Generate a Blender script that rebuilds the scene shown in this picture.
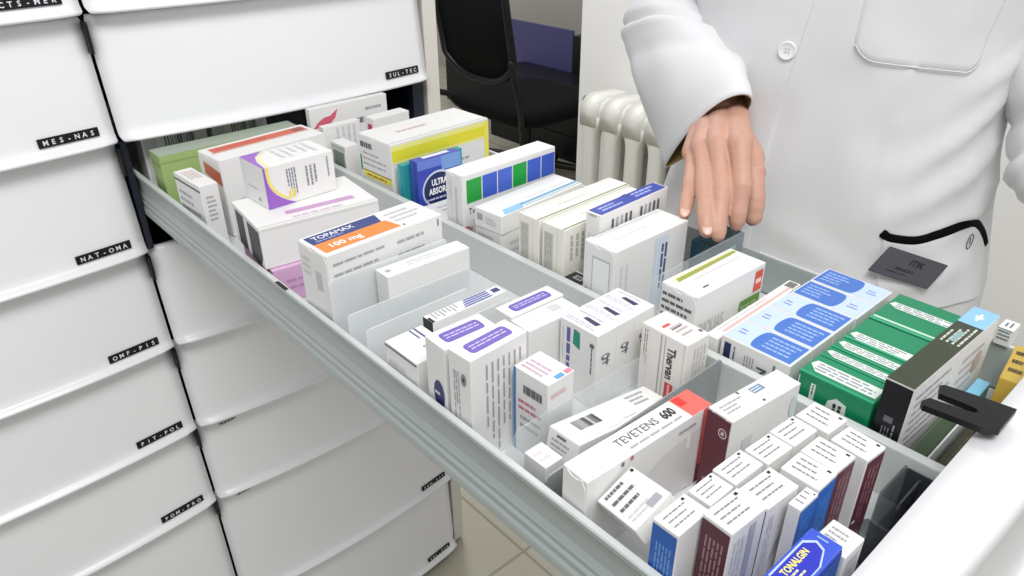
import bpy, bmesh, math, random
from mathutils import Vector, Matrix
from mathutils.bvhtree import BVHTree
random.seed(7)
S = bpy.context.scene
for o in list(bpy.data.objects):
    bpy.data.objects.remove(o)
COL = S.collection

# ------------------------------------------------------------------ camera, world, lights, exposure
cam_d = bpy.data.cameras.new('camera'); cam = bpy.data.objects.new('camera', cam_d); COL.objects.link(cam)
cam_d.sensor_width = 36.0; cam_d.lens = 744.155 / 1024 * 36; cam_d.clip_start = 0.01
CR = Vector((0.74539722, -0.66660187, -0.00499316)); CU = Vector((0.33081471, 0.36339488, 0.87092238)); CF = Vector((0.578744, 0.65083493, -0.49139524))
CP = Vector((-0.24641444, -1.0565032, 0.15356857))
cam.matrix_world = Matrix(((CR.x, CU.x, -CF.x, CP.x), (CR.y, CU.y, -CF.y, CP.y), (CR.z, CU.z, -CF.z, CP.z), (0, 0, 0, 1)))
S.camera = cam
w = bpy.data.worlds.new('world'); S.world = w; w.use_nodes = True
w.node_tree.nodes['Background'].inputs[0].default_value = (0.97, 0.985, 1.0, 1)
w.node_tree.nodes['Background'].inputs[1].default_value = 0.46
def area(name, loc, target, size, power, col=(1, 1, 1)):
    l = bpy.data.lights.new(name, 'AREA'); l.shape = 'RECTANGLE'; l.size, l.size_y = size; l.energy = power; l.color = col
    o = bpy.data.objects.new(name, l); COL.objects.link(o); o.location = loc
    o.rotation_euler = (Vector(target) - Vector(loc)).to_track_quat('-Z', 'Y').to_euler()
    return o
area('ceiling_lamp', (-0.35, -1.35, 1.35), (0.0, -0.3, -0.1), (1.2, 0.6), 27)
area('ceiling_lamp', (1.1, -1.9, 1.35), (0.4, -0.6, -0.3), (1.2, 0.6), 5)
area('ceiling_lamp', (1.2, 1.0, 1.35), (1.9, .9, -.6), (1.2, 0.6), 22)
area('ceiling_lamp', (2.4, 3.2, 1.35), (3.2, 3.4, -.6), (1.2, 0.6), 15)
S.view_settings.view_transform = 'Standard'; S.view_settings.look = 'None'
S.view_settings.gamma = 1; S.view_settings.use_curve_mapping = False
S.view_settings.exposure = 0.05

# ------------------------------------------------------------------ helpers
def lin(h):
    if isinstance(h, str):
        h = h.lstrip('#'); h = [int(h[i:i + 2], 16) / 255 for i in (0, 2, 4)]
    return tuple(c / 12.92 if c <= 0.04045 else ((c + 0.055) / 1.055) ** 2.4 for c in h) + (1,)
MATS = {}
def mat(name, col='ffffff', rough=0.5, spec=0.5, bump=0, bscale=200, metal=0, vary=0, coat=0):
    if name in MATS: return MATS[name]
    m = bpy.data.materials.new(name); m.use_nodes = True; nt = m.node_tree; b = nt.nodes['Principled BSDF']
    c = lin(col)
    b.inputs['Base Color'].default_value = c; b.inputs['Roughness'].default_value = rough
    b.inputs['Specular IOR Level'].default_value = spec; b.inputs['Metallic'].default_value = metal
    b.inputs['Coat Weight'].default_value = coat
    if vary or bump:
        tc = nt.nodes.new('ShaderNodeTexCoord'); nz = nt.nodes.new('ShaderNodeTexNoise')
        nz.inputs['Scale'].default_value = bscale; nz.inputs['Detail'].default_value = 4
        nt.links.new(tc.outputs['Object'], nz.inputs['Vector'])
        if vary:
            mx = nt.nodes.new('ShaderNodeMix'); mx.data_type = 'RGBA'
            mx.inputs[6].default_value = tuple(x * (1 - vary) for x in c[:3]) + (1,)
            mx.inputs[7].default_value = tuple(min(1, x * (1 + vary)) for x in c[:3]) + (1,)
            nt.links.new(nz.outputs['Fac'], mx.inputs[0]); nt.links.new(mx.outputs[2], b.inputs['Base Color'])
        if bump:
            bp = nt.nodes.new('ShaderNodeBump'); bp.inputs['Strength'].default_value = bump; bp.inputs['Distance'].default_value = 0.002
            nt.links.new(nz.outputs['Fac'], bp.inputs['Height']); nt.links.new(bp.outputs['Normal'], b.inputs['Normal'])
    MATS[name] = m; return m
def clear_mat(name, col, tr, rough=0.15):
    if name in MATS: return MATS[name]
    m = bpy.data.materials.new(name); m.use_nodes = True; nt = m.node_tree; nt.nodes.clear()
    out = nt.nodes.new('ShaderNodeOutputMaterial'); t = nt.nodes.new('ShaderNodeBsdfTransparent'); p = nt.nodes.new('ShaderNodeBsdfPrincipled')
    t.inputs[0].default_value = (0.97, 0.98, 0.98, 1); p.inputs['Base Color'].default_value = lin(col); p.inputs['Roughness'].default_value = rough
    mx = nt.nodes.new('ShaderNodeMixShader'); mx.inputs[0].default_value = 1 - tr
    nt.links.new(t.outputs[0], mx.inputs[1]); nt.links.new(p.outputs[0], mx.inputs[2]); nt.links.new(mx.outputs[0], out.inputs[0])
    MATS[name] = m; return m
def ink(h): return mat('ink_' + h, h, 0.38, 0.4)
CARD = mat('white_card', 'e9e8e6', 0.42, 0.35)
WHITE = mat('white_plastic', 'f1f1f3', 0.28, 0.5)
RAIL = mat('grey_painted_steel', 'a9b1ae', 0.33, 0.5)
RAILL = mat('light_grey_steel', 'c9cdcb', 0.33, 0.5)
DARK = mat('dark_navy_plastic', '1a212c', 0.45, 0.4)
BLACK = mat('black_plastic', '0a0a0d', 0.4, 0.4)
CLEAR = clear_mat('clear_plastic', 'dfe3e4', 0.80)
def obj(name, bm, mats, parent=None, smooth=False, loc=None, rot=None):
    me = bpy.data.meshes.new(name); bm.normal_update(); bm.to_mesh(me); bm.free()
    for m in (mats if isinstance(mats, (list, tuple)) else [mats]): me.materials.append(m)
    if smooth:
        for p in me.polygons: p.use_smooth = True
    o = bpy.data.objects.new(name, me); COL.objects.link(o)
    if parent: o.parent = parent
    if loc is not None: o.location = loc
    if rot is not None: o.rotation_euler = rot
    return o
def tag(o, label=None, cat=None, group=None, kind=None):
    if label: o['label'] = label
    if cat: o['category'] = cat
    if group: o['group'] = group
    if kind: o['kind'] = kind
    return o
def empty(name, loc=(0, 0, 0), rot=(0, 0, 0)):
    o = bpy.data.objects.new(name, None); COL.objects.link(o); o.location = loc; o.rotation_euler = rot; o.empty_display_size = 0.02
    return o
def box(bm, x0, x1, y0, y1, z0, z1, bev=0, mi=0, seg=2):
    r = bmesh.ops.create_cube(bm, size=1, matrix=Matrix.Translation(((x0 + x1) / 2, (y0 + y1) / 2, (z0 + z1) / 2)) @ Matrix.Diagonal((x1 - x0, y1 - y0, z1 - z0, 1)))
    vs = r['verts']; fs = {f for v in vs for f in v.link_faces}
    for f in fs: f.material_index = mi
    if bev:
        es = {e for v in vs for e in v.link_edges}
        bmesh.ops.bevel(bm, geom=list(es), offset=bev, segments=seg, affect='EDGES', profile=0.5, material=-1)
def prism_y(bm, prof, y0, y1, mi=0):           # closed x,z profile pulled along y
    a = [bm.verts.new((x, y0, z)) for x, z in prof]; b = [bm.verts.new((x, y1, z)) for x, z in prof]
    n = len(prof)
    for i in range(n):
        bm.faces.new((a[i], a[(i + 1) % n], b[(i + 1) % n], b[i])).material_index = mi
    bm.faces.new(a[::-1]).material_index = mi; bm.faces.new(b).material_index = mi
def loft(bm, rings, cap=True, mi=0):
    vr = [[bm.verts.new(p) for p in r] for r in rings]; n = len(vr[0])
    for a, b in zip(vr, vr[1:]):
        for i in range(n):
            bm.faces.new((a[i], a[(i + 1) % n], b[(i + 1) % n], b[i])).material_index = mi
    if cap:
        bm.faces.new(vr[0][::-1]).material_index = mi; bm.faces.new(vr[-1]).material_index = mi
    return vr
def tube(bm, pts, rad, n=12, ends=True, mi=0, flat=1.0, up=None):
    pts = [Vector(p) for p in pts]
    if not isinstance(rad, (list, tuple)): rad = [rad] * len(pts)
    P, Rr = list(pts), list(rad)
    if ends:                                    # rounded ends
        d0 = (pts[0] - pts[1]).normalized(); d1 = (pts[-1] - pts[-2]).normalized()
        P = [pts[0] + d0 * rad[0] * .95, pts[0] + d0 * rad[0] * .6] + P + [pts[-1] + d1 * rad[-1] * .6, pts[-1] + d1 * rad[-1] * .95]
        Rr = [rad[0] * .25, rad[0] * .8] + Rr + [rad[-1] * .8, rad[-1] * .25]
    rings = []; u = None
    for i, p in enumerate(P):
        d = (P[min(i + 1, len(P) - 1)] - P[max(i - 1, 0)]).normalized()
        if u is None:
            u = Vector(up) if up else (Vector((0, 0, 1)) if abs(d.z) < 0.9 else Vector((1, 0, 0)))
        u = (u - d * u.dot(d)).normalized(); v = d.cross(u)
        rings.append([p + (u * math.cos(2 * math.pi * k / n) * flat + v * math.sin(2 * math.pi * k / n)) * Rr[i] for k in range(n)])
    loft(bm, rings, True, mi)
def smoothed(pts, k=6):                         # Catmull-Rom through the points
    P = [Vector(p) for p in pts]; P = [2 * P[0] - P[1]] + P + [2 * P[-1] - P[-2]]; out = []
    for i in range(1, len(P) - 2):
        a, b, c, d = P[i - 1:i + 3]
        for j in range(k):
            t = j / k
            out.append(0.5 * ((2 * b) + (c - a) * t + (2 * a - 5 * b + 4 * c - d) * t * t + (3 * b - a - 3 * c + d) * t ** 3))
    return out + [P[-2]]
TXT = {}
def text_geo(s, bold=0.0):                      # triangles of a word, cap height 1
    k = (s, bold)
    if k not in TXT:
        c = bpy.data.curves.new('word', 'FONT'); c.body = s; c.resolution_u = 2; c.offset = bold; c.size = 1.0
        t = bpy.data.objects.new('word', c); COL.objects.link(t)
        dg = bpy.context.evaluated_depsgraph_get(); me = bpy.data.meshes.new_from_object(t.evaluated_get(dg))
        vs = [(v.co.x / 0.72, v.co.y / 0.72) for v in me.vertices]; fs = [tuple(p.vertices) for p in me.polygons]
        bpy.data.objects.remove(t); bpy.data.curves.remove(c); bpy.data.meshes.remove(me)
        wd = max([x for x, y in vs] or [0]); TXT[k] = (vs, fs, wd)
    return TXT[k]

# ------------------------------------------------------------------ printed cartons
class Print:
    """collects flat printed shapes on the faces of a w x d x h carton"""
    def __init__(s, bm, w, d, h, mats, base=0.0002):
        s.bm, s.w, s.d, s.h, s.mats, s.n, s.base = bm, w, d, h, mats, 0, base
    def mi(s, c):
        m = c if not isinstance(c, str) else ink(c)
        if m not in s.mats: s.mats.append(m)
        return s.mats.index(m)
    def dims(s, f): return {'T': (s.w, s.d), 'F': (s.w, s.h), 'E': (s.d, s.h), 'R': (s.d, s.h), 'K': (s.w, s.h)}[f]
    def P(s, f, a, b, off):                     # metres along the face
        w, d, h = s.w, s.d, s.h
        if f == 'T': return (-w / 2 + a, -d / 2 + b, h + off)
        if f == 'F': return (-w / 2 + a, -d / 2 - off, b)
        if f == 'E': return (-w / 2 - off, d / 2 - a, b)
        if f == 'R': return (w / 2 + off, -d / 2 + a, b)
        return (w / 2 - a, d / 2 + off, b)
    def poly(s, f, pts, c, unit=False):
        W, H = s.dims(f); s.n += 1; off = s.base + 0.00004 * s.n
        fc = s.bm.faces.new([s.bm.verts.new(s.P(f, u * W, v * H, off)) for u, v in pts]); fc.material_index = s.mi(c)
    def rect(s, f, u0, v0, u1, v1, c): s.poly(f, [(u0, v0), (u1, v0), (u1, v1), (u0, v1)], c)
    def ell(s, f, u, v, ru, rv, c): s.poly(f, [(u + ru * math.cos(t * math.pi / 12), v + rv * math.sin(t * math.pi / 12)) for t in range(24)], c)
    def text(s, f, t, u, v, size, c, rot=0, fit=None, bold=0.0, center=True):
        W, H = s.dims(f); vs, fs, wd = text_geo(t, bold); s.n += 1; off = s.base + 0.00004 * s.n
        sx = sy = size
        if fit: sx = fit * (W if rot in (0, 180) else H) / wd
        cr, sr = math.cos(math.radians(rot)), math.sin(math.radians(rot)); m = s.mi(c)
        ox = -wd * sx / 2 if center else 0
        bv = []
        for x, y in vs:
            px, py = ox + x * sx, (y - .5) * sy
            bv.append(s.bm.verts.new(s.P(f, u * W + px * cr - py * sr, v * H + px * sr + py * cr, off)))
        for q in fs:
            try: s.bm.faces.new([bv[i] for i in q]).material_index = m
            except ValueError: pass
    def lines(s, f, u0, v0, u1, v1, n, c, vert=False, fill=0.42, ragged=True):   # rows of small print
        rnd = random.Random(int(u0 * 991 + v1 * 77 + n))
        for i in range(n):
            e = rnd.uniform(0.6, 1) if ragged else 1; p = 0.0
            t0, t1 = (i + .5 - fill / 2) / n, (i + .5 + fill / 2) / n
            while p < e:
                L = min(rnd.uniform(.08, .24), e - p)
                if vert: s.rect(f, u0 + (u1 - u0) * t0, v1 - (v1 - v0) * (p + L), u0 + (u1 - u0) * t1, v1 - (v1 - v0) * p, c)
                else: s.rect(f, u0 + (u1 - u0) * p, v1 - (v1 - v0) * t1, u0 + (u1 - u0) * (p + L), v1 - (v1 - v0) * t0, c)
                s.n -= 1; p += L + .03
            s.n += 1 if i == n - 1 else 0
    def bars(s, f, u0, v0, u1, v1, c='2a2a2e', vert=True):
        rnd = random.Random(5); p = 0
        while p < 1:
            L = rnd.choice([.02, .03, .05, .07])
            a, b = p, min(1, p + L)
            if vert: s.rect(f, u0 + (u1 - u0) * a, v0, u0 + (u1 - u0) * b, v1, c)
            else: s.rect(f, u0, v0 + (v1 - v0) * a, u1, v0 + (v1 - v0) * b, c)
            s.n -= 1; p += L + rnd.choice([.02, .03, .05])
        s.n += 1
def carton(name, label, cx, cy, z0, w, d, h, yaw, design, cat='medicine box', group=None, card=None, flap=False, rx=0, ry=0, bev=0.0007):
    mats = [card or CARD]; bm = bmesh.new(); box(bm, -w / 2, w / 2, -d / 2, d / 2, 0, h, min(bev, d / 6), 0, 2)
    pr = Print(bm, w, d, h, mats)
    if flap: pr.base = 0.0002
    fl = []
    if design: design(pr)
    c, s = math.cos(math.radians(yaw)), math.sin(math.radians(yaw))
    M = Matrix.Translation((cx, cy, z0 + h / 2)) @ Matrix.Rotation(math.radians(yaw), 4, 'Z') @ Matrix.Rotation(math.radians(ry), 4, 'Y') @ Matrix.Rotation(math.radians(rx), 4, 'X') @ Matrix.Translation((0, 0, -h / 2))
    o = obj(name, bm, mats); o.matrix_world = M
    tag(o, label, cat, group)
    if flap:                                    # tucked end flap with its thumb notch
        fb = bmesh.new(); t = 0.0006
        a, b = d / 2 - 0.0012, h - 0.0012
        z1 = 0.0012
        pts = [(-a, z1), (-a, b - .006), (-a + .003, b), (-.006, b), (-.003, b - .002), (.003, b - .002), (.006, b), (a - .003, b), (a, b - .006), (a, z1)]
        f1 = [fb.verts.new((-w / 2 - t, y, z)) for y, z in pts]; f0 = [fb.verts.new((-w / 2, y, z)) for y, z in pts]
        fb.faces.new(f1); fb.faces.new(f0[::-1])
        for i in range(len(pts)):
            j = (i + 1) % len(pts); fb.faces.new((f0[i], f0[j], f1[j], f1[i]))
        bmesh.ops.recalc_face_normals(fb, faces=fb.faces)
        fm = [card or CARD]; fp = Print(fb, w, d, h, fm, base=t + 0.0002)
        flap(fp); obj('end_flap', fb, fm, o)
    return o
GR = 'aaaab0'; DG = '66666c'; LG = 'cbcbd0'

# ------------------------------------------------------------------ room
FZ = -1.31
def tiles():
    m = bpy.data.materials.new('cream_floor_tile'); m.use_nodes = True; nt = m.node_tree; b = nt.nodes['Principled BSDF']
    tc = nt.nodes.new('ShaderNodeTexCoord'); br = nt.nodes.new('ShaderNodeTexBrick'); br.offset = 0
    br.inputs['Color1'].default_value = lin('b6b1a0'); br.inputs['Color2'].default_value = lin('bab5a5'); br.inputs['Mortar'].default_value = lin('97927f')
    br.inputs['Scale'].default_value = 1; br.inputs['Mortar Size'].default_value = 0.004; br.inputs['Brick Width'].default_value = 0.33; br.inputs['Row Height'].default_value = 0.33
    mp = nt.nodes.new('ShaderNodeMapping'); mp.inputs['Location'].default_value = (0.04, 0.12, 0)
    nt.links.new(tc.outputs['Object'], mp.inputs['Vector']); nt.links.new(mp.outputs['Vector'], br.inputs['Vector']); nt.links.new(br.outputs['Color'], b.inputs['Base Color'])
    b.inputs['Roughness'].default_value = 0.22
    return m
bm = bmesh.new(); box(bm, -2, 4.6, -3.2, 4.8, FZ - .05, FZ); tag(obj('floor', bm, tiles()), kind='structure')
WALL = mat('white_wall_paint', 'f1f0ee', 0.7, 0.3, bump=0.05, bscale=60)
GWALL = mat('grey_beige_wall_paint', 'b4b0a9', 0.7, 0.3, bump=0.05, bscale=60)
bm = bmesh.new(); box(bm, 1.95, 2.1, -3.2, 1.0, FZ, 1.4); tag(obj('wall_right', bm, WALL), kind='structure')
bm = bmesh.new(); box(bm, 3.6, 3.7, 1.0, 4.8, FZ, 1.4); tag(obj('wall_far', bm, GWALL), kind='structure')
bm = bmesh.new(); box(bm, -2, 3.6, 4.7, 4.8, FZ, 1.4); tag(obj('wall_back', bm, WALL), kind='structure')

# ------------------------------------------------------------------ drawer cabinets
PIT = 0.16016
def front_panel_bm(x0, x1, zt, zb, bow=0.016, back=0.02, lip=0.016, topr=0.004, rim=False):
    """bowed drawer front that flares into a lip at its lower edge, rounded lower corners"""
    bm = bmesh.new(); H = zt - zb; W = x1 - x0
    prof = [(0, .016), (.002, .0125), (.006, .0110), (.03, .0085), (H * .5, .003), (H - .045, -.0015), (H - .020, -.004), (H - .0125, -.0055), (H - .0085, -.0085), (H - .0055, -lip * .95), (H - .003, -lip), (H - .001, -lip * .9), (H, -lip * .6)]
    if rim: prof = [(0, .006), (.0015, .0015), (.005, -.002), (.02, -.003)] + prof[4:]
    nx = 28; rows = []
    for k, (dz, y) in enumerate(prof):
        rr = 0.009; q = H - dz; ins = 0.0003
        if q < rr: ins += rr - math.sqrt(max(0, rr * rr - (rr - q) ** 2))
        if dz < .006: ins += (.006 - dz) * .4
        row = []
        for i in range(nx + 1):
            t = i / nx * 2 - 1; x = (x0 + x1) / 2 + t * (W / 2 - ins)
            e = min(1, (1 - abs(t)) * W / 2 / .006)
            row.append(bm.verts.new((x, y - bow * (1 - t * t) + .004 * (1 - e) ** 2, zt - dz)))
        rows.append(row)
    brow = []
    for row in (rows[0], rows[-1]): brow.append([bm.verts.new((v.co.x, back, v.co.z)) for v in row])
    for a, b in zip(rows, rows[1:]):
        for i in range(nx): bm.faces.new((a[i], b[i], b[i + 1], a[i + 1]))
    for i in range(nx):
        bm.faces.new((rows[0][i], rows[0][i + 1], brow[0][i + 1], brow[0][i])); bm.faces.new((rows[-1][i + 1], rows[-1][i], brow[1][i], brow[1][i + 1]))
        bm.faces.new((brow[0][i], brow[0][i + 1], brow[1][i + 1], brow[1][i]))
    for i in (0, nx):
        bm.faces.new([brow[0][i]] + [r[i] for r in rows] + [brow[1][i]])
    bmesh.ops.recalc_face_normals(bm, faces=bm.faces)
    return bm
def front_at(x, x0, x1, bow=0.016):            # depth and turn of the bowed front near its lower edge
    W = x1 - x0; t = (x - x0) / W * 2 - 1
    return -bow * (1 - t * t), math.atan(bow * 4 * t / W)
def label_tape(parent, xr, zc, y, txt, wd=0.072, ht=0.0115, bow_tilt=0.0, size=0.0062):
    bm = bmesh.new(); mats = [BLACK]
    box(bm, -wd / 2, wd / 2, -.0006, .0016, -ht / 2, ht / 2, .0005)
    es = [e for e in bm.edges if abs(e.verts[0].co.y - e.verts[1].co.y) > 1e-4 and abs(abs(e.verts[0].co.x) - wd / 2) < 1e-3]
    p = Print(bm, wd, .0012, ht, mats, base=.0002)
    if txt:
        a = [c for c in txt]; n = len(a); m = p.mi('e4e4ea')
        for i, c in enumerate(a):               # embossed letters, evenly spaced
            vs, fs, w1 = text_geo(c, 0.02); x = -wd / 2 + wd * (i + .9) / (n + .8)
            bv = [bm.verts.new((x + (vx - w1 / 2) * size, -.0009, (vy - .5) * size)) for vx, vy in vs]
            for q in fs: bm.faces.new([bv[k] for k in q]).material_index = m
    o = obj('label_tape', bm, mats, parent); o.location = (xr - wd / 2, y, zc); o.rotation_euler = (math.radians(-6), 0, bow_tilt)
    return o
def bumper(parent, x, z):
    bm = bmesh.new(); box(bm, x - .0020, x + .0020, -.0015, .02, z - .046, z - .008, .0008); obj('hinge_bumper', bm, BLACK, parent)
def carcass(parent, x0, x1, post=False):
    bm = bmesh.new(); zb = -1.297; top = 0.5
    box(bm, x0 - .0025, x0 - .0005, .03, .6, zb, top); box(bm, x1 + .001, x1 + .007, .03, .6, zb, top)
    box(bm, x0, x1, .58, .6, zb, top); box(bm, x0, x1, .03, .6, zb, zb + .015); box(bm, x0, x1, .03, .6, top - .015, top)
    obj('carcass', bm, DARK, parent)
cabL = empty('drawer_cabinet', (-0.258, .3, FZ)); tag(cabL, 'white drawer cabinet at the left edge with all its drawers closed', 'drawer cabinet')
cabR = empty('drawer_cabinet', (0.25, .3, FZ)); tag(cabR, 'white drawer cabinet with one full drawer pulled out', 'drawer cabinet')
def under(o, par):                              # keep world placement under a parent
    o.matrix_parent_inverse = Matrix.Translation(par.location).inverted(); return o
def reparent(par, before):
    for o in list(bpy.data.objects):
        if o.name not in before and o.parent == par: under(o, par)
before = {o.name for o in bpy.data.objects}
carcass(cabL, -.513, -.0115); carcass(cabR, .003, .5)
zs = [.488, 2 * PIT, PIT, 0, -PIT, -2 * PIT, -3 * PIT, -4 * PIT, -5 * PIT, -1.064, -1.292]
textL = {2: 'CTS-MER', 3: 'MES-NAS', 4: 'NAT-OMA', 5: 'OMF-PIS', 6: 'PIT-POL', 7: 'POM-PRO'}
textR = {3: 'SUL-TEC', 8: 'VEN-VIT', 9: 'VOL-ZYR'}
for i, (zt, zb) in enumerate(zip(zs, zs[1:])):
    d = obj('drawer', front_panel_bm(-.513, -.0030, zt - .0015, zb + .001), WHITE, cabL, True)
    tx = textL.get(i); yy, aa = front_at(-.0585, -.513, -.0030); label_tape(d, -.0225, zb + .0225, yy - .0062, tx, bow_tilt=aa)
    bumper(cabL, -.0024, zt)
    if i == 4: continue
    d = obj('drawer', front_panel_bm(.0005, .4995, zt - .0015, zb + .001), WHITE, cabR, True)
    if i in textR: yy, aa = front_at(.444, .0005, .4995); label_tape(d, .478, zb + .0225, yy - .0062, textR[i], wd=.068, bow_tilt=aa)
    if i in (7, 8):                             # small worn sticker at the upper left corner
        bm = bmesh.new(); mm = [mat('pale_sticker', 'c9cac8', .5)]; box(bm, .034, .068, -.0003, .0004, 0, .007); pp = Print(bm, .034, .0006, .007, mm)
        for k in range(5):
            f = bm.faces.new([bm.verts.new((.037 + k * .006 + a, -.0006, .002 + b)) for a, b in ((0, 0), (.0045, 0), (.0045, .003), (0, .003))]); f.material_index = pp.mi('3c3c40')
        s = obj('sticker', bm, mm, d); s.location = (0, .0032, zt - .022); s.rotation_euler = (math.radians(-4), 0, 0)
bm = bmesh.new(); box(bm, .509, .5365, .012, .6, -1.30, .55, .002); obj('side_panel', bm, mat('ivory_side_panel', 'e2ded6', .4), cabR)
for cab, a, b in ((cabL, -.513, -.012), (cabR, .003, .5365)):
    bm = bmesh.new(); box(bm, a, b, .04, .6, FZ, -1.2975); obj('plinth', bm, DARK, cab)
bm = bmesh.new(); box(bm, -.535, -.5145, .012, .6, -1.30, .55, .002); obj('side_panel', bm, MATS['ivory_side_panel'], cabL)

# open drawer: tray with its side rails, lane divider and front
ZT = -.208; ZF = -.2525; YB = .42; YF = -.977
bm = bmesh.new(); box(bm, .0150, .4280, YF, YB, ZF - .006, ZF); box(bm, .0165, .4270, YB - .01, YB, ZF, ZT)
tray = obj('drawer', bm, mat('pale_grey_tray', 'd2d5d6', .4), cabR)
def rail(mirror):
    f = (lambda x: .4265 + .0070 - x * .52) if mirror else (lambda x: .0095 + x * .52)
    prof = [(.0135, -.2505), (.0135, ZT - .002), (.0125, ZT), (.004, ZT), (.0025, ZT - .0015), (.0025, ZT - .005), (.0075, ZT - .010), (.0092, ZT - .017), (.0088, ZT - .028),
            (.0055, ZT - .034), (.0045, ZT - .0355), (.0055, ZT - .037), (.0055, ZT - .040), (.0035, ZT - .042), (.0025, ZT - .0435), (.0035, ZT - .045), (.0035, ZT - .049), (.0008, ZT - .052), (.0, ZT - .055), (.0, ZT - .0595), (.002, ZT - .0615), (.0075, ZT - .0615), (.0075, -.2505)]
    bm = bmesh.new(); prism_y(bm, [(f(x), z) for x, z in prof], YF, YB); bmesh.ops.recalc_face_normals(bm, faces=bm.faces)
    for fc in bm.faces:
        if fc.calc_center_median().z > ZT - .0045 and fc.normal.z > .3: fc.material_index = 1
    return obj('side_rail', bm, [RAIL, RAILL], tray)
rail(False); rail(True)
bm = bmesh.new(); box(bm, .0004, .0085, .004, .03, -2 * PIT + .001, -PIT - .001); obj('opening_frame', bm, DARK, cabR); bm = bmesh.new(); box(bm, .478, .4995, .012, .03, -2 * PIT + .001, -PIT - .001); obj('opening_frame', bm, DARK, cabR)
bm = bmesh.new(); box(bm, .2255, .2345, YF, YB - .012, ZF, ZT, .0012); obj('lane_divider', bm, RAILL, tray)
fp = front_panel_bm(.0005, .4995, -PIT - .004, -2 * PIT - .004, bow=.014, back=.026, rim=True)
bmesh.ops.translate(fp, verts=fp.verts, vec=(0, YF - .0265, 0)); obj('front_panel', fp, WHITE, tray, True)
bm = bmesh.new(); box(bm, .0105, .0145, -.431, -.409, ZT, ZT + .0006, .0002); obj('rail_marker', bm, BLACK, tray)
reparent(cabL, before); reparent(cabR, before)

# ------------------------------------------------------------------ partitions standing in the drawer
def partition(label, x0, x1, y0, y1, z1, m=CLEAR, t=.0014, notch=False):
    L = math.hypot(x1 - x0, y1 - y0); a = math.atan2(y1 - y0, x1 - x0); bm = bmesh.new(); h = z1 - ZF
    pr = [(0, 0), (L, 0), (L, h), (.012, h), (.009, h - .004), (.006, h - .009), (0, h - .010)] if notch else [(0, 0), (L, 0), (L, h - .003), (L - .003, h), (.003, h), (0, h - .003)]
    f0 = [bm.verts.new((x, -t / 2, z)) for x, z in pr]; f1 = [bm.verts.new((x, t / 2, z)) for x, z in pr]
    bm.faces.new(f0); bm.faces.new(f1[::-1])
    for i in range(len(pr)):
        j = (i + 1) % len(pr); bm.faces.new((f0[j], f0[i], f1[i], f1[j]))
    bmesh.ops.recalc_face_normals(bm, faces=bm.faces)
    o = obj('drawer_divider', bm, m); o.location = (x0, y0, ZF + .0002); o.rotation_euler = (0, 0, a)
    return tag(o, label, 'divider', None)
GREYP = clear_mat('smoky_plastic', '9da1a2', 0.25); FROST = clear_mat('frosted_plastic', 'f0f3f4', 0.45, .4); SMOKE = clear_mat('dark_smoky_plastic', '4c4f54', 0.45)
partition('clear divider directly in front of the box with the navy and orange label', .0170, .1500, -.5130, -.5130, -.1670, FROST)
partition('clear divider in front of the plain narrow white box', .0170, .1560, -.5415, -.5415, -.1900, FROST)
partition('clear divider in the middle of the empty bay', .0170, .1300, -.5715, -.5715, -.1910, FROST)
partition('clear divider in front of the slim box with slanting blue stripes', .056, .153, -.6065, -.6065, -.1960, FROST)
partition('clear notched divider behind the tilted box with a barcode', .0175, .172, -.7520, -.7530, -.1935, notch=True)
partition('grey divider behind the long white box with a red end', .0175, .224, -.7925, -.7905, -.2035, GREYP)
partition('tall clear divider under the resting fingertips', .2365, .4245, -.7025, -.7005, -.1685)
partition('smoky divider at the left side of the dark empty bay', .1500, .1515, -.972, -.949, -.2115, SMOKE)
partition('smoky divider between the small packs and the dark empty bay', .1795, .2222, -.9468, -.9468, -.2115, SMOKE)
partition('smoky divider crossing the empty bay near the drawer front', .184, .2222, -.958, -.9575, -.218, SMOKE)
partition('pale divider between two dark green boxes by the clip', .2365, .35, -.9525, -.9520, -.216, RAILL)

bm = bmesh.new(); SM = mat('dark_grey_tray', '3a3d42', .35)
pr = [(.1822, -.974), (.2238, -.974), (.2238, -.949), (.1822, -.949)]
box(bm, .1150, .2238, -.9745, -.9475, ZF + .0004, ZF + .0020); box(bm, .2226, .2238, -.9745, -.9475, ZF + .0018, -.216); box(bm, .1150, .2228, -.9745, -.9733, ZF + .0018, -.216)
tag(obj('bay_tray', bm, SM), 'small dark grey tray lining the empty bay behind the drawer front', 'tray')
# ------------------------------------------------------------------ left lane boxes
N = 'medicine_box'; XB = ZF + .0003
def put(label, p, design, flap=None, group=None, card=None, z0=None, cat='medicine box', name=N, rx=0, ry=0):
    cx, cy, zz, w_, d_, h_, yaw = p
    zz = (XB if z0 is None else z0); h_ = h_ + (-.25 - zz if z0 is None else 0)
    return carton(name, label, cx, cy, zz, w_, d_, h_, yaw, design, cat, group, card, flap, rx, ry)
GREENP = mat('green_translucent_carton', 'a3bb78', 0.35)
def d_green(p):
    p.rect('F', .0, .88, 1, .9, '8ba365'); p.rect('T', .0, .0, 1, 1, '9aa594'); p.rect('E', .1, .82, .9, .85, '8ba365')
put('green box at the back left corner of the open drawer', (.1215, -.0560, 0, .196, .038, .083, -1.0), d_green, card=GREENP)
def d_code(p):
    p.bars('F', .34, .3, .8, .96, '77777c'); p.rect('F', .04, .2, .22, .8, 'd5d5d8')
put('white box with a barcode behind the green box, the left one of two', (.078, .0400, 0, .092, .030, .108, 0), d_code)
put('white box with a barcode behind the green box, the right one of two', (.174, .0400, 0, .084, .030, .108, 0), d_code)
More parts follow.
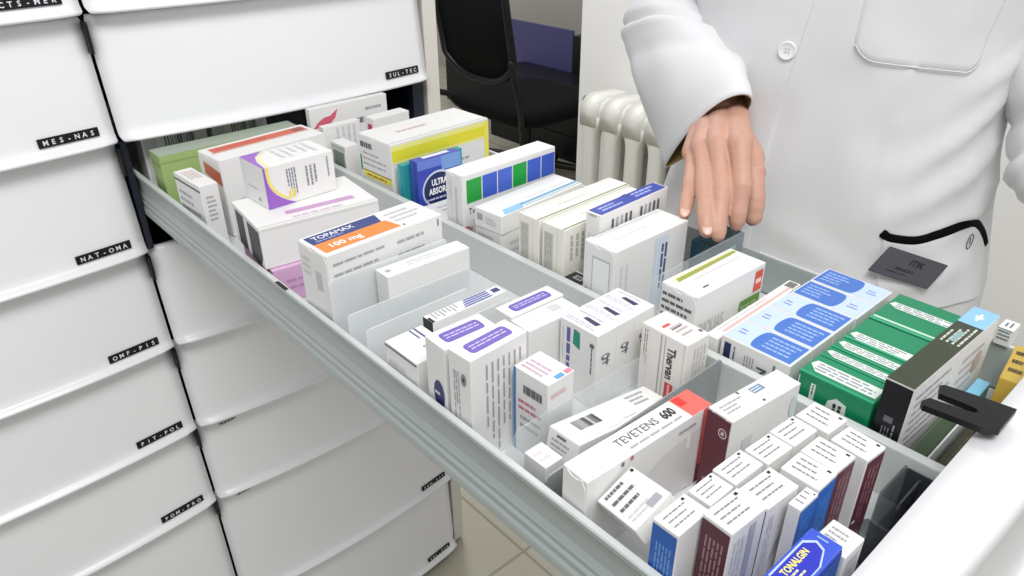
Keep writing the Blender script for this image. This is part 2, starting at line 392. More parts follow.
def d_red(p):
    p.rect('T', .06, .55, .96, .86, 'd2552f'); p.lines('T', .10, .60, .7, .80, 1, 'b9452a'); p.rect('T', .84, .58, .94, .83, '94402c'); p.rect('T', .03, .49, .97, .52, 'e9a58d')
    p.lines('F', .12, .1, .5, .5, 4, LG)
def f_red(p): p.poly('E', [(.22, .74), (.96, .66), (.96, .84), (.22, .90)], 'c9694a'); p.lines('E', .1, .15, .5, .5, 4, LG)
put('large white box with an orange red stripe along its top', (.1314, -.1499, 0, .1488, .0562, .0986, 4.5), d_red, f_red)
def d_sw(p):
    p.rect('E', .0, .90, 1, .93, '3c3c44'); p.lines('E', .1, .35, .9, .8, 4, GR); p.lines('T', .15, .2, .85, .85, 4, 'c9a5a5', True); p.lines('F', .25, .45, .8, .85, 6, GR)
put('narrow white box with a dark edge line against the left rail', (.0312, -.1717, 0, .0225, .0717, .0824, 2.6), d_sw)
def d_pk(p): p.lines('F', .1, .3, .6, .7, 2, 'c48fbc')
pkb = put('pink box underneath the wide white box with two black squares', (.0900, -.3420, 0, .1300, .0880, .0390, -5.0), d_pk, card=mat('pink_card', 'd7add0', .45))
def d_bs(p):
    p.rect('E', .12, .02, .42, .90, '1e2023'); p.poly('E', [(.56, .0), (.86, .0), (.97, .25), (.97, .90), (.56, .90)], '1e2023')
    p.rect('T', .28, .22, .86, .32, 'c99ac9'); p.lines('T', .3, .06, .8, .16, 1, 'd9bfd9'); p.rect('F', .0, .93, 1, .945, 'd8d6d4'); p.rect('T', .0, .025, 1, .04, 'dcdad8')
bs = put('wide white box with two black squares on its end', (.0895, -.3360, 0, .1340, .0900, .0465, -6.5), d_bs, z0=pkb.matrix_world.translation.z + .0414 + .0003)
def d_pw(p):
    p.rect('E', 0, 0, .08, 1, 'eceaea'); p.lines('E', .2, .35, .7, .45, 1, LG); p.rect('E', .62, .12, .74, .2, GR)
    pts = [(0, 1)] + [(.012 + .30 * (1 - t / 10) ** 3.2 * 0 + .34 * (t / 10) ** 3, 1 - t / 10) for t in range(11)] + [(0, 0)]
    p.poly('F', [(0, 1)] + [(.03 + .36 * (t / 10) ** 3.4, 1 - t / 10) for t in range(11)] + [(0, 0)], '9a63c2')
    p.poly('F', [(.035 + .36 * (t / 10) ** 3.4, 1 - t / 10 * .97) for t in range(10)] + [(.075 + .38 * (t / 10) ** 3.4, 1 - t / 10 * .97) for t in range(9, -1, -1)], 'f2e07a')
    p.poly('T', [(0, 0), (0, 1), (.30, 1), (.14, .75), (.06, .4), (.03, 0)], '9a63c2'); p.poly('T', [(.32, 1), (.17, .75), (.09, .4), (.06, 0), (.1, 0), (.13, .4), (.2, .75), (.36, 1)], 'f2e9b0')
    p.lines('T', .35, .2, .9, .9, 5, 'dcdce0', True)
    p.lines('F', .30, .18, .44, .85, 4, '6a6f86', True); p.rect('F', .31, .14, .34, .32, 'ecd95a'); p.rect('F', .36, .14, .39, .36, 'ecd95a')
    p.lines('F', .56, .2, .74, .8, 3, '8d8d95', True); p.lines('F', .88, .4, .92, .9, 1, '8d8d95', True)
put('white box with a purple and yellow swoosh lying on the wide white box', (.0895, -.3080, 0, .0846, .0510, .0463, 2.1), d_pw, z0=bs.matrix_world.translation.z + .0465 + .0004)
def d_to(p):
    p.poly('T', [(.03, .55), (.60, .55), (.63, .93), (.03, .93)], '2c3f7d'); p.poly('T', [(.03, .12), (.66, .12), (.63, .55), (.03, .55)], 'f0893a')
    p.text('T', 'TOPAMAX', .24, .79, .0075, 'e8e8f4', fit=.34, bold=.02); p.lines('T', .07, .60, .34, .68, 1, 'aab0d4'); p.text('T', '100 mg', .23, .33, .0085, 'ffffff', fit=.27, bold=.02)
    p.lines('T', .68, .3, .95, .85, 3, LG); p.rect('T', .68, .1, .695, .16, DG); p.lines('F', .04, .55, .5, .95, 4, GR, fill=.2); p.lines('F', .58, .45, .97, .95, 4, GR, fill=.2)
    p.rect('F', .955, .90, .965, .97, DG)
def f_to(p): p.rect('E', .55, .62, .74, .8, 'c3c3c8'); p.lines('E', .1, .7, .4, .9, 3, 'cfdccf')
put('white box with a navy and orange label panel on its top', (.0853, -.4820, 0, .1320, .0490, .1055, 2.6), d_to, f_to)
def d_fl(p): p.rect('T', .05, .4, .1, .6, 'a9a9b0'); p.lines('T', .3, .3, .9, .75, 2, 'd5d5da'); p.rect('F', .2, .25, .45, .5, 'd7e2f0')
put('plain narrow white box standing in front of the navy and orange labelled box', (.1114, -.5274, 0, .0946, .0211, .0798, -1.0), d_fl)
def d_8a(p):
    p.poly('T', [(.62, .62), (.66, .66), (.66, .98), (.62, .98)], '4b4a86'); p.rect('T', .74, .55, .79, .98, '4b4a86'); p.rect('T', .3, .05, .95, .08, LG)
    p.lines('T', .5, .12, .9, .42, 3, DG); p.rect('E', 0, .95, 1, .975, '55555c'); p.lines('E', .1, .3, .9, .8, 4, LG)
put('small white box with two violet dashes next to the left rail', (.0368, -.6222, 0, .0375, .0455, .0619, .1), d_8a)
def d_8b(p):
    p.rect('E', 0, 0, 1, 1, '1b1b1f'); p.poly('T', [(0, 0), (.035, 0), (.035, .6), (0, .6)], '1b1b1f'); p.lines('T', .06, .1, .4, .9, 7, GR, True)
    for k in range(4): p.poly('T', [(.42 + k * .02, .1 + k * .22), (.80, .1 + k * .22), (.84, .22 + k * .22), (.46 + k * .02, .22 + k * .22)], '4457a5')
    p.rect('T', .87, .3, .96, .75, '27306a')
put('slim white box with slanting blue stripes and a black end', (.1072, -.5960, 0, .0844, .0146, .0613, -.4), d_8b)
def d_p(logo):
    def f(p):
        a = .10; pts = []
        for cx_, cy_, s0 in ((.80, .62, 0), (.20, .62, 90), (.20, .38, 180), (.80, .38, 270)):
            for k in range(4): pts.append((cx_ + .06 * math.cos(math.radians(s0 + k * 30)), cy_ + .16 * math.sin(math.radians(s0 + k * 30))))
        p.poly('T', pts, '6a56b0'); p.lines('T', .2, .38, .8, .66, 2, 'cfc6ea', fill=.35, ragged=False)
        if logo == 1: p.ell('E', .62, .52, .28, .14, '2b2d66'); p.lines('E', .4, .5, .8, .56, 1, 'e8e8f0')
        else:
            p.ell('E', .68, .80, .12, .055, '8e8e94'); p.ell('E', .68, .80, .05, .02, '33333a'); p.lines('E', .2, .35, .5, .85, 3, 'a8a8ae', True); p.rect('E', .5, .3, .62, .34, '8a3040')
        p.lines('F', .22, .05, .92, .9, 7, 'a2a2a8', True, fill=.25)
    return f
put('white box with a violet label, nearest the small box with two dashes', (.0445, -.6712, 0, .0515, .0255, .0946, -2.2), d_p(1))
put('white box with a violet label and a round mark on its end', (.0475, -.6988, 0, .0575, .0246, .0988, 2.6), d_p(2))
put('lower white box with a violet label, next to the lane divider', (.1427, -.6429, 0, .0616, .0220, .0700, -1.3), d_p(1))
def d_pl(p): p.rect('T', .62, .45, .80, .85, 'c9c9cd'); p.lines('T', .2, .3, .5, .8, 3, 'dadade')
put('plain white box with a grey patch in front of the lower violet labelled box', (.1380, -.6682, 0, .0600, .0240, .0700, -2.0), d_pl)
def d_bl(p):
    p.rect('E', 0, 0, .07, 1, '3f7fc4'); p.rect('T', .55, .06, .60, .06, GR)
    p.lines('E', .2, .3, .85, .5, 2, 'a8a8ae'); p.lines('E', .15, .52, .95, .68, 2, 'c9788f'); p.lines('E', .3, .74, .9, .86, 1, DG, fill=.8)
    p.lines('T', .1, .25, .6, .9, 3, 'c9a5b9', True); p.poly('T', [(.38, .02), (.66, .02), (.66, .14), (.38, .14)], '5b9bd0'); p.poly('T', [(.74, .02), (.95, .02), (.95, .14), (.74, .14)], 'e2809a')
    p.lines('F', .1, .8, .9, .9, 1, 'e3bcc8')
put('small white box with one blue edge behind the notched clear partition', (.0744, -.7312, 0, .0283, .0360, .0774, 2.1), d_bl)
def d_3(first):
    def f(p):
        if first:
            p.poly('E', [(.36, .74), (.56, .70), (.54, .92), (.38, .94)], '1f8e78'); p.lines('E', .18, .1, .30, .92, 1, '5b62a8', True, fill=.8); p.lines('E', .06, .4, .12, .9, 1, LG, True)
            p.lines('E', .84, .4, .9, .8, 1, DG, True, fill=.5); p.ell('E', .87, .84, .06, .03, DG)
        p.poly('T', [(.42, .28), (.62, .24), (.66, .62), (.50, .66)], '2f3157'); p.lines('T', .1, .1, .35, .95, 2, 'c4c4d8', True); p.lines('T', .72, .1, .9, .9, 1, 'c4c4d8', True)
        p.ell('F', .45, .68, .22, .035, '6a6a74'); p.ell('F', .47, .685, .14, .02, 'eeeef0'); p.rect('F', .3, .6, .66, .615, '6a6a74'); p.rect('F', .5, .56, .58, .7, '6a6a74')
    return f
for i in range(3):
    put(['white box with a green square on its end, first of three alike', 'middle one of the three white boxes with dark logos by the divider', 'rightmost of the three white boxes with dark logos by the divider'][i],
        (.1530 + i * .0247, -.7040 + i * .0003, 0, .0243, .0425, .0729, -.2), d_3(i == 0), group='white boxes with dark logos')
def d_th(p):
    p.lines('E', .06, .45, .16, .95, 2, 'a0a0a6', True); p.rect('E', .44, .05, .465, .97, 'a8a8ac'); p.rect('E', .53, .05, .55, .97, 'b8b8bc')
    p.text('E', 'Thervan', .70, .66, .0085, '2c2c32', rot=-90, fit=.42, bold=.02); p.rect('E', .62, .16, .80, .40, 'd94f4b'); p.lines('E', .66, .18, .76, .38, 1, 'f3dada', True)
    p.rect('E', .95, 0, .96, 1, 'c5c5c9'); p.lines('F', .3, .2, .9, .9, 4, 'd2d2d6', True); p.rect('T', .2, .62, .5, .68, 'd94f4b'); p.lines('T', .3, .2, .9, .6, 3, 'c4b4b8')
    p.rect('T', .85, .12, .93, .2, DG); p.lines('T', .3, .45, .95, .52, 1, DG)
put('tall cream box with black and red vertical lettering beside the divider', (.2000, -.7585, 0, .0292, .0470, .0721, -1.9), d_th, card=mat('cream_card', 'f1ece6', .42))
def d_bc(p):
    p.bars('T', .14, .42, .36, .80); p.lines('E', .15, .25, .85, .75, 3, GR); p.lines('T', .5, .15, .72, .25, 1, LG); p.lines('T', .72, .4, .96, .9, 3, GR); p.rect('F', .02, .3, .12, .7, 'd0d0d4'); p.rect('T', .03, .1, .5, .13, 'e0e0e2'); p.rect('E', .3, .82, .6, .9, DG)
put('white box with a barcode lying tilted between two partitions', (.1090, -.7715, 0, .114, .0300, .0250, 1), d_bc, z0=-.2365, ry=11)
put('small white box against the rail below the barcode box', (.0345, -.7730, 0, .0170, .0220, .0440, 0), lambda p: p.lines('T', .1, .2, .8, .8, 2, 'e4cfcc'))
def d_te(p):
    p.rect('T', .83, 0, 1, 1, 'ee6c62'); p.rect('T', .84, .52, .90, .94, 'd93a36'); p.rect('F', .93, 0, 1, 1, 'd4554f'); p.rect('F', .93, .0, 1, .25, '7a2b33')
    p.text('T', 'TEVETENS', .48, .60, .0072, '68686c', fit=.33); p.text('T', '600', .735, .60, .0080, '2a2a2e', fit=.10, bold=.03); p.lines('T', .36, .12, .80, .30, 1, GR); p.rect('T', .05, .02, .06, .1, LG)
    p.rect('F', .25, .93, .27, .98, DG); p.rect('F', .32, .94, .34, .99, 'b86a66'); p.lines('F', .72, .84, .90, .92, 1, GR)
    p.poly('F', [(.34, .2), (.92, .0), (.92, .8), (.60, .72), (.42, .5)], 'dcd9d8'); p.rect('F', .80, .6, .83, .78, 'f5f5f5')
put('long white box with a bright red end', (.0804, -.8207, 0, .1239, .0225, .0679, -2.7), d_te, lambda p: None)
def d_dk(p):
    p.rect('T', .50, .54, .66, .84, '7a93a8'); p.lines('T', .51, .58, .65, .80, 2, 'd5e0ea', fill=.45); p.lines('T', .06, .3, .36, .8, 3, GR); p.rect('T', .36, .84, .385, .97, DG); p.rect('T', .48, .1, .51, .2, DG)
    p.rect('F', .2, .4, .34, .7, 'd6d6da'); p.ell('F', .93, .75, .05, .12, 'cfdcdc')
def f_dk(p): p.rect('E', .02, .0, .98, .985, '652c38'); p.ell('E', .72, .82, .17, .055, 'd8c9cc'); p.ell('E', .72, .82, .13, .042, '652c38'); p.rect('E', .66, .80, .78, .84, 'd8c9cc'); p.rect('E', .22, .16, .36, .2, 'b89aa0')
put('white box with a dark wine red end carrying a round emblem', (.1675, -.8535, 0, .0760, .0215, .0740, -6.0), d_dk, f_dk)
def d_ti(p):
    p.lines('T', .12, .35, .72, .98, 3, DG, fill=.35); p.lines('T', .12, .1, .8, .3, 2, LG); p.rect('T', .90, .88, .96, .95, '22222a'); p.rect('T', .55, .06, .85, .22, 'a9a9b2')
put('white box lying tilted over the left rail in front of the long white box', (.0395, -.8535, 0, .0322, .0400, .0152, -6.0), d_ti, z0=-.2040, rx=-15.7, ry=-26.2)
# cluster of small packs, all of one family
def d_pack(e=None, f=None, flip=False):
    def g(p):
        if flip: p.lines('T', .18, .18, .88, .85, 3, '8a8a90', True, fill=.28); p.rect('T', .82, .10, .90, .2, '2b2b33')
        else: p.lines('T', .12, .2, .85, .86, 3, '8a8a90', fill=.28); p.rect('T', .80, .82, .88, .92, '2b2b33')
        if e == 'b': p.rect('E', .03, .02, .97, .97, '2a62b4'); p.lines('E', .2, .25, .85, .82, 5, '6f9ad4', True)
        if e == 'r': p.rect('E', .03, .02, .97, .97, '5b3038'); p.lines('E', .18, .3, .85, .85, 5, '9c7f84', True); p.poly('E', [(.2, .16), (.34, .13), (.26, .24)], 'e8e2e2')
        if e == 'd': p.rect('E', .45, .02, .97, .97, '4a2a35'); p.ell('E', .72, .78, .16, .05, 'd0c4c8'); p.ell('E', .72, .78, .11, .035, '4a2a35')
        if f == 'b': p.rect('F', .03, .02, .97, .97, '2a66bd'); p.lines('F', .2, .2, .85, .85, 3, '4f86cc', True)
        if f == 'r': p.rect('F', .03, .02, .97, .97, '5f2c38'); p.lines('F', .2, .2, .85, .88, 3, '8f6a72', True); p.ell('F', .2, .3, .09, .02, 'e8e2e2')
        if f == 'q': p.poly('F', [(.45, .35), (.62, .42), (.70, .62), (.53, .55)], 'b9b9c4'); p.lines('F', .1, .1, .3, .9, 2, 'dcdce0', True)
        if f == 'w': p.rect('F', .55, .05, .72, .95, 'b4b9c6'); p.lines('F', .1, .2, .45, .9, 3, 'd5dade', True)
    return g
PK = 'small white packs with printed tops'
packs = [
 ('white pack with a blue end beside the left rail', (.0325, -.8893, 0, .0295, .0184, .0777, 0), d_pack('b')),
 ('white pack with a dark brown red end nearest the left rail', (.0530, -.9106, 0, .0320, .0205, .0830, -3.2), d_pack('r', 'w')),
 ('white pack standing directly behind the pack with the blue end and brown end', (.0615, -.8890, 0, .0235, .0164, .0785, -.4), d_pack()),
 ('white pack in front of the wine red ended box, third in its row', (.0898, -.8892, 0, .0286, .0176, .0785, -2.0), d_pack()),
 ('white pack with a dark end stripe and a pale diamond on its side', (.0876, -.9120, 0, .0310, .0210, .0790, -4.0), d_pack('d', 'q')),
 ('white pack in the middle of the back row of small packs', (.1195, -.8926, 0, .0262, .0180, .0780, -4.0), d_pack()),
 ('white pack in the back row next to the green boxes, second from the right', (.1470, -.8942, 0, .0262, .0190, .0780, -4.1), d_pack()),
 ('white pack at the far right corner of the cluster of small packs', (.1735, -.8998, 0, .0235, .0250, .0780, -4.1), d_pack(flip=True)),
 ('white pack with a wine red side beside the empty bay', (.1668, -.9287, 0, .0215, .0262, .0780, -5.0), d_pack(None, 'r', True)),
 ('white pack with a dark red side, left of the one beside the empty bay', (.1430, -.9205, 0, .0224, .0258, .0780, -2.8), d_pack(None, 'r', True)),
 ('white pack with a blue side among the small packs, the right one of two', (.1200, -.9202, 0, .0220, .0260, .0780, -.8), d_pack(None, 'b', True)),
 ('white pack with a blue side showing only a sliver of its top', (.0975, -.9295, 0, .0205, .0080, .0765, -1.0), d_pack(None, 'b', True)),
]
for lb, p, d in packs: put(lb, p, d, group=PK)
BLUEC = mat('blue_card', '3a55c8', .35)
def d_tn(p):
    p.poly('T', [(.03, .06), (.55, .06), (.80, .30), (.86, .62), (.74, .92), (.03, .92)], 'b8c8f4'); p.poly('T', [(.03, .10), (.53, .10), (.77, .32), (.82, .60), (.71, .86), (.03, .86)], '3038b4')
    p.text('T', 'TONALGIN', .40, .66, .0042, 'f2e36a', fit=.50, bold=.03); p.lines('T', .12, .22, .44, .52, 2, 'd9d9a0'); p.rect('T', .90, .35, .93, .70, '8ea4ee'); p.rect('F', .0, .0, 1, .94, '1f4f9e'); p.rect('R', 0, 0, 1, .95, '1f4f9e')
put('blue box with yellow lettering at the front of the left lane', (.0572, -.9530, 0, .0496, .0190, .0750, 0), d_tn, card=BLUEC)
put('white box between the blue box with yellow lettering and the drawer front', (.1012, -.9535, 0, .0224, .0200, .0600, -2.4), lambda p: (p.lines('T', .25, .25, .8, .85, 3, 'a3a39a', True), p.lines('F', .2, .3, .8, .9, 3, LG, True)))

# ------------------------------------------------------------------ right lane boxes
def d_sws(p):
    p.poly('F', [(.03, .72), (.09, .80), (.17, .85), (.25, .86), (.35, .94), (.31, .82), (.23, .74), (.14, .72)], 'd9627a'); p.lines('F', .42, .66, .92, .75, 1, '7b7d88', fill=.9); p.lines('F', .7, .8, .95, .9, 1, GR)
    p.rect('F', 0, .64, .40, .68, 'd58a98')
put('white box with a pink red swoosh at the back of the right lane', (.3030, -.0710, 0, .1317, .0110, .1036, .3), d_sws)
put('small white box with a dark red band in front of the swoosh box', (.3360, -.1265, 0, .0640, .0220, .0900, 3.0), lambda p: (p.rect('E', .3, .45, .75, .9, 'b8304a'), p.lines('F', .1, .2, .9, .6, 3, LG), p.rect('F', .5, .62, .95, .7, 'c5c5ca')))
put('white box behind the small box with a grey green end', (.2680, -.1050, 0, .0600, .0126, .0850, 0), lambda p: p.lines('F', .3, .4, .9, .95, 4, 'c9ced4', True))
put('small white box with a grey green printed end by the divider', (.2508, -.1432, 0, .0210, .0385, .0691, .4), lambda p: (p.rect('E', .15, .1, .9, .86, '87958f'), p.lines('E', .25, .2, .8, .8, 4, '5e6d68', True), p.rect('E', .1, .9, 1, .96, 'c7cfca')))
def d_ye(p):
    p.rect('F', 0, .74, 1, .97, 'f6f08c'); p.rect('F', 0, .77, 1, .91, 'ece23e'); p.lines('F', .55, .5, .92, .58, 1, GR); p.lines('T', .22, .45, .55, .6, 1, 'd9b0b4'); p.rect('T', 0, .05, 1, .07, 'c8c8c6'); p.rect('F', .955, .2, 1, .97, 'f3ea5a')
    p.lines('F', .16, .64, .36, .70, 1, '4a5470', fill=.9)
def f_ye(p):
    p.lines('E', .06, .82, .55, .92, 1, DG, fill=.75); p.lines('E', .12, .58, .9, .80, 3, GR, fill=.3); p.rect('E', .02, .50, .07, .72, '2f9a44'); p.rect('E', .10, .44, .94, .52, 'efe05a'); p.lines('E', .2, .45, .9, .50, 1, '8a5a2a'); p.rect('E', .1, .52, .95, .535, '8b7a30')
put('large white box with a yellow band along its front', (.3246, -.2370, 0, .1660, .0740, .0996, 2.2), d_ye, f_ye)
TEAL = mat('teal_card', '2f9aa2', .35)
put('flat teal box right behind the blue box with the oval label', (.2950, -.2880, 0, .1000, .0100, .0760, 3.0), lambda p: (p.rect('E', 0, 0, .5, 1, '4fb4b4'), p.rect('F', .9, 0, 1, 1, '3ba6b0')), card=TEAL)
def d_ul(p):
    p.rect('F', 0, .86, 1, 1, '6d86d8'); p.rect('F', .55, .78, 1, 1, '7fa4e0'); p.ell('F', .46, .50, .38, .30, 'cfd6f0'); p.ell('F', .46, .50, .345, .265, '22305f')
    p.text('F', 'ULTRA', .48, .62, .0085, 'ffffff', fit=.36, bold=.03); p.text('F', 'ABSORB', .46, .48, .0085, 'ffffff', fit=.46, bold=.03); p.lines('F', .18, .32, .70, .39, 1, 'cfd6f0'); p.rect('E', .0, 0, .6, 1, '3f63b8'); p.rect('T', .2, .3, .8, .8, 'dfe4f4')
put('blue packet with an oval ULTRA ABSORB label', (.2900, -.3060, 0, .0690, .0160, .0830, 0), d_ul, card=mat('blue_packet', '3b4cb6', .3))
put('low white box between the blue packet and the box with coloured squares', (.2850, -.3550, 0, .0800, .0520, .0300, 0), lambda p: p.lines('T', .2, .2, .8, .8, 3, LG))
def d_tw(p):
    for k, c in enumerate(['25a042', '3f62c9', '4a6bd0', '14a23e', '3f62c9', '3a5cc4']):
        p.rect('F', .035 + k * .161, .655, .035 + k * .161 + .150, .935, c)
    p.text('F', 'Twynsta', .15, .555, .0085, '4a4a52', fit=.20); p.text('F', 'Twynsta', .66, .555, .0085, '5a5a62', fit=.24); p.rect('F', .50, .50, .505, .62, LG)
    p.poly('F', [(.66, .45), (.76, .45), (.72, .51)], 'e2d23a'); p.poly('F', [(.74, .45), (.86, .45), (.78, .53)], '3f7fae'); p.rect('F', .0, .28, .05, .38, 'd05a5a'); p.rect('F', .05, .06, .08, .36, 'b59a98'); p.lines('F', .1, .1, .5, .3, 3, LG)
def f_tw(p): p.rect('E', .55, .25, .68, .85, 'cfcfd2'); p.lines('E', .2, .5, .4, .9, 2, 'cfcfd2', True); p.rect('E', .75, .05, .9, .4, 'c9a9a4')
put('white box with a row of green and blue squares', (.3165, -.4073, 0, .1520, .0308, .0996, 1.6), d_tw, f_tw)
lowb = put('white box lying beneath the flat box with a light blue stripe', (.3128, -.4615, 0, .1380, .0430, .0465, 2.5), lambda p: (p.lines('E', .1, .2, .9, .9, 4, 'c2c2c6'), p.lines('F', .1, .2, .9, .8, 3, 'd2d2d6')))
def d_fb(p):
    p.poly('T', [(.05, .02), (.26, .02), (.34, .30), (.10, .30)], '92c2e8'); p.rect('T', .28, .16, 1, .26, '6ea6cc'); p.rect('T', .3, .06, 1, .09, '8fb6b4'); p.rect('T', .42, .40, .96, .44, 'dadfe3')
    p.rect('E', .1, .4, .3, .75, 'a5a5aa'); p.lines('E', .4, .3, .85, .7, 3, 'c2c2c6')
put('flat white box with a light blue stripe lying on another box', (.3128, -.4610, 0, .1400, .0430, .0225, 4.2), d_fb, z0=lowb.matrix_world.translation.z + .0490)
IV = mat('ivory_card', 'f0eee4', .42)
def d_r8(p):
    p.rect('T', 0, .03, 1, .10, '7f8a63'); p.rect('T', 0, .86, 1, .90, 'cfd2c4'); p.rect('E', .1, .12, .5, .9, 'c9c8c0'); p.lines('E', .14, .14, .46, .88, 4, 'a9a8a0', True); p.lines('T', .3, .4, .7, .6, 1, 'd2d3c8'); p.lines('F', .05, .4, .35, .9, 5, 'b8b7b0', True); p.rect('E', .7, 0, .72, 1, 'd5d4cc')
put('ivory box with an olive edge line next to the flat blue striped box', (.3136, -.5345, 0, .1465, .0305, .0875, 1.3), d_r8, card=IV, group='ivory boxes with olive lines')
put('ivory box with an olive edge line nearer the blue topped box', (.3102, -.5705, 0, .1396, .0310, .0886, 1.5), d_r8, card=IV, group='ivory boxes with olive lines')
def d_r9(p):
    p.rect('T', .02, .04, .98, .96, '3444a4'); p.lines('T', .10, .25, .44, .80, 2, 'aab4ea', fill=.5); p.lines('T', .58, .25, .94, .85, 2, 'aab4ea', fill=.5); p.rect('T', .48, .7, .56, 1, '2a3890')
    for k in range(5): p.rect('F', .16 + k * .065, .80, .19 + k * .065, .92, ['54545c', 'a9a9b0', 'a9a9b0', '54545c', '54545c'][k])
    for k in range(5): p.rect('F', .58 + k * .065, .80, .61 + k * .065, .92, ['54545c', 'a9a9b0', '8a8a92', '54545c', '54545c'][k])
    p.lines('F', .05, .6, .9, .72, 1, LG)
put('white box with a deep blue top near the sleeve', (.3188, -.6028, 0, .1105, .0190, .1059, 2.0), d_r9, lambda p: p.lines('E', .2, .3, .8, .8, 3, 'cfcfd2', True))
def d_r10(p):
    p.lines('T', .18, .45, .75, .52, 1, LG); p.rect('T', .05, .86, .95, .90, 'd8d8da'); p.poly('F', [(.54, .1), (.72, .1), (.72, .95), (.54, .95)], 'd5e0ee')
    p.lines('F', .62, .1, .72, .85, 2, '4a5470', True, fill=.6); p.lines('F', .06, .2, .2, .8, 2, 'dadade', True); p.lines('T', .08, .94, .5, .98, 1, DG)
def f_r10(p): p.rect('E', .30, .08, .88, .86, 'b9beba'); p.rect('E', .33, .10, .85, .84, 'eef0ee'); p.lines('E', .08, .1, .18, .45, 1, DG, True, fill=.6)
put('large plain white box with a framed end panel below the hand', (.2958, -.6362, 0, .1113, .0400, .0894, -.4), d_r10, f_r10)
def d_r11(p): p.rect('T', .0, .0, 1, 1, '2c2c30'); p.rect('T', .36, .25, .72, .72, 'b9b9b9'); p.rect('T', .42, .32, .66, .64, '6e6e72'); p.rect('T', .9, 0, 1, 1, 'd9d9d9')
put('dark topped low box wedged by the divider below the ivory boxes', (.2500, -.6005, 0, .0215, .0240, .0359, -.5), d_r11)
put('deep teal box below the fingertips', (.3900, -.6700, 0, .0560, .0280, .0640, 0), lambda p: (p.lines('F', .1, .6, .8, .9, 2, 'b4c9d0'), p.rect('T', .1, .2, .5, .8, '2f5a6c')), card=mat('deep_teal_card', '1c4454', .4))
def d_di(p):
    p.poly('T', [(.06, .70), (.98, .78), (.98, .96), (.10, .96)], 'e3e0c8'); p.poly('T', [(.10, .72), (.97, .78), (.97, .88), (.12, .86)], '9aa24a'); p.rect('T', .22, .56, .9, .60, 'd4d4d0'); p.lines('T', .18, .15, .3, .28, 1, DG)
    p.text('F', 'DIQUAS', .24, .56, .016, 'c5c5c4', fit=.36); p.rect('F', .66, .40, .97, .64, '6f9a4a'); p.text('F', 'FORTE', .81, .52, .008, 'dbe8cc', fit=.24); p.rect('F', .85, .68, .97, .94, 'd8543f'); p.rect('F', .87, .78, .95, .84, 'f2d4cc'); p.lines('F', .0, .12, .7, .18, 1, LG)
def f_di(p): p.lines('E', .06, .42, .96, .93, 6, DG, fill=.45); p.lines('E', .4, .08, .96, .16, 1, DG, fill=.6)
put('white box with a green label and a red square on its front', (.2920, -.7315, 0, .1026, .0395, .0807, -1.6), d_di, f_di)
put('thin white box with a pale pink line beside the blue topped packs', (.3108, -.7672, 0, .1413, .0125, .0506, 1.0), lambda p: (p.rect('T', .1, .2, .9, .4, 'e3b9b4'), p.lines('T', .1, .55, .8, .8, 1, 'cfcfcf'), p.rect('T', .90, .1, .98, .8, '77776f'), p.lines('F', .1, .3, .9, .8, 3, LG)))
def d_n(flip, first=False):
    def f(p):
        m = (lambda v: 1 - v) if not flip else (lambda v: v)
        p.rect('T', .04, .02, .96, .98, 'c6d8f4')
        pts = [(.06, m(.34)), (.94, m(.42)), (.94, m(.98)), (.06, m(.98))]
        p.poly('T', [(.06, m(.97))] + [(.5 - .44 * math.cos(t * math.pi / 12), m(.47 - .12 * math.sin(t * math.pi / 12) ** .6)) for t in range(13)] + [(.94, m(.97))], '4a76c6')
        p.lines('T', .2, min(m(.5), m(.92)), .84, max(m(.5), m(.92)), 4, '9cb8ea', True, fill=.4); p.lines('T', .35, min(m(.1), m(.26)), .65, max(m(.1), m(.26)), 2, '7f8fd0', True)
        if first:
            p.rect('E', .06, .2, .16, .92, '26315f'); p.lines('E', .19, .3, .24, .9, 1, '55607f', True); p.lines('E', .36, .2, .52, .85, 4, 'a5a5aa', True); p.text('E', 'Nolotil', .64, .42, .009, '4f6070', rot=-90, fit=.7, bold=.02); p.lines('E', .76, .2, .84, .9, 1, '6f7f8a', True)
    return f
for i in range(5):
    put(['blue topped pack nearest the divider, first in its row', 'second blue topped pack from the divider', 'middle one of the five blue topped packs', 'blue topped pack second from the far rail', 'blue topped pack nearest the far rail, last in its row'][i],
        (.2595 + i * .0362, -.8090 - (0 if i < 3 else .001), 0, .0352, .0640, .0560, 0), d_n(i > 2, i == 0), group='packs with blue labelled tops')
GRN = mat('green_card', '12855a', .35)
gx = [(.2395, .2705), (.2712, .2885), (.2892, .3095), (.3102, .3545), (.3552, .4180)]
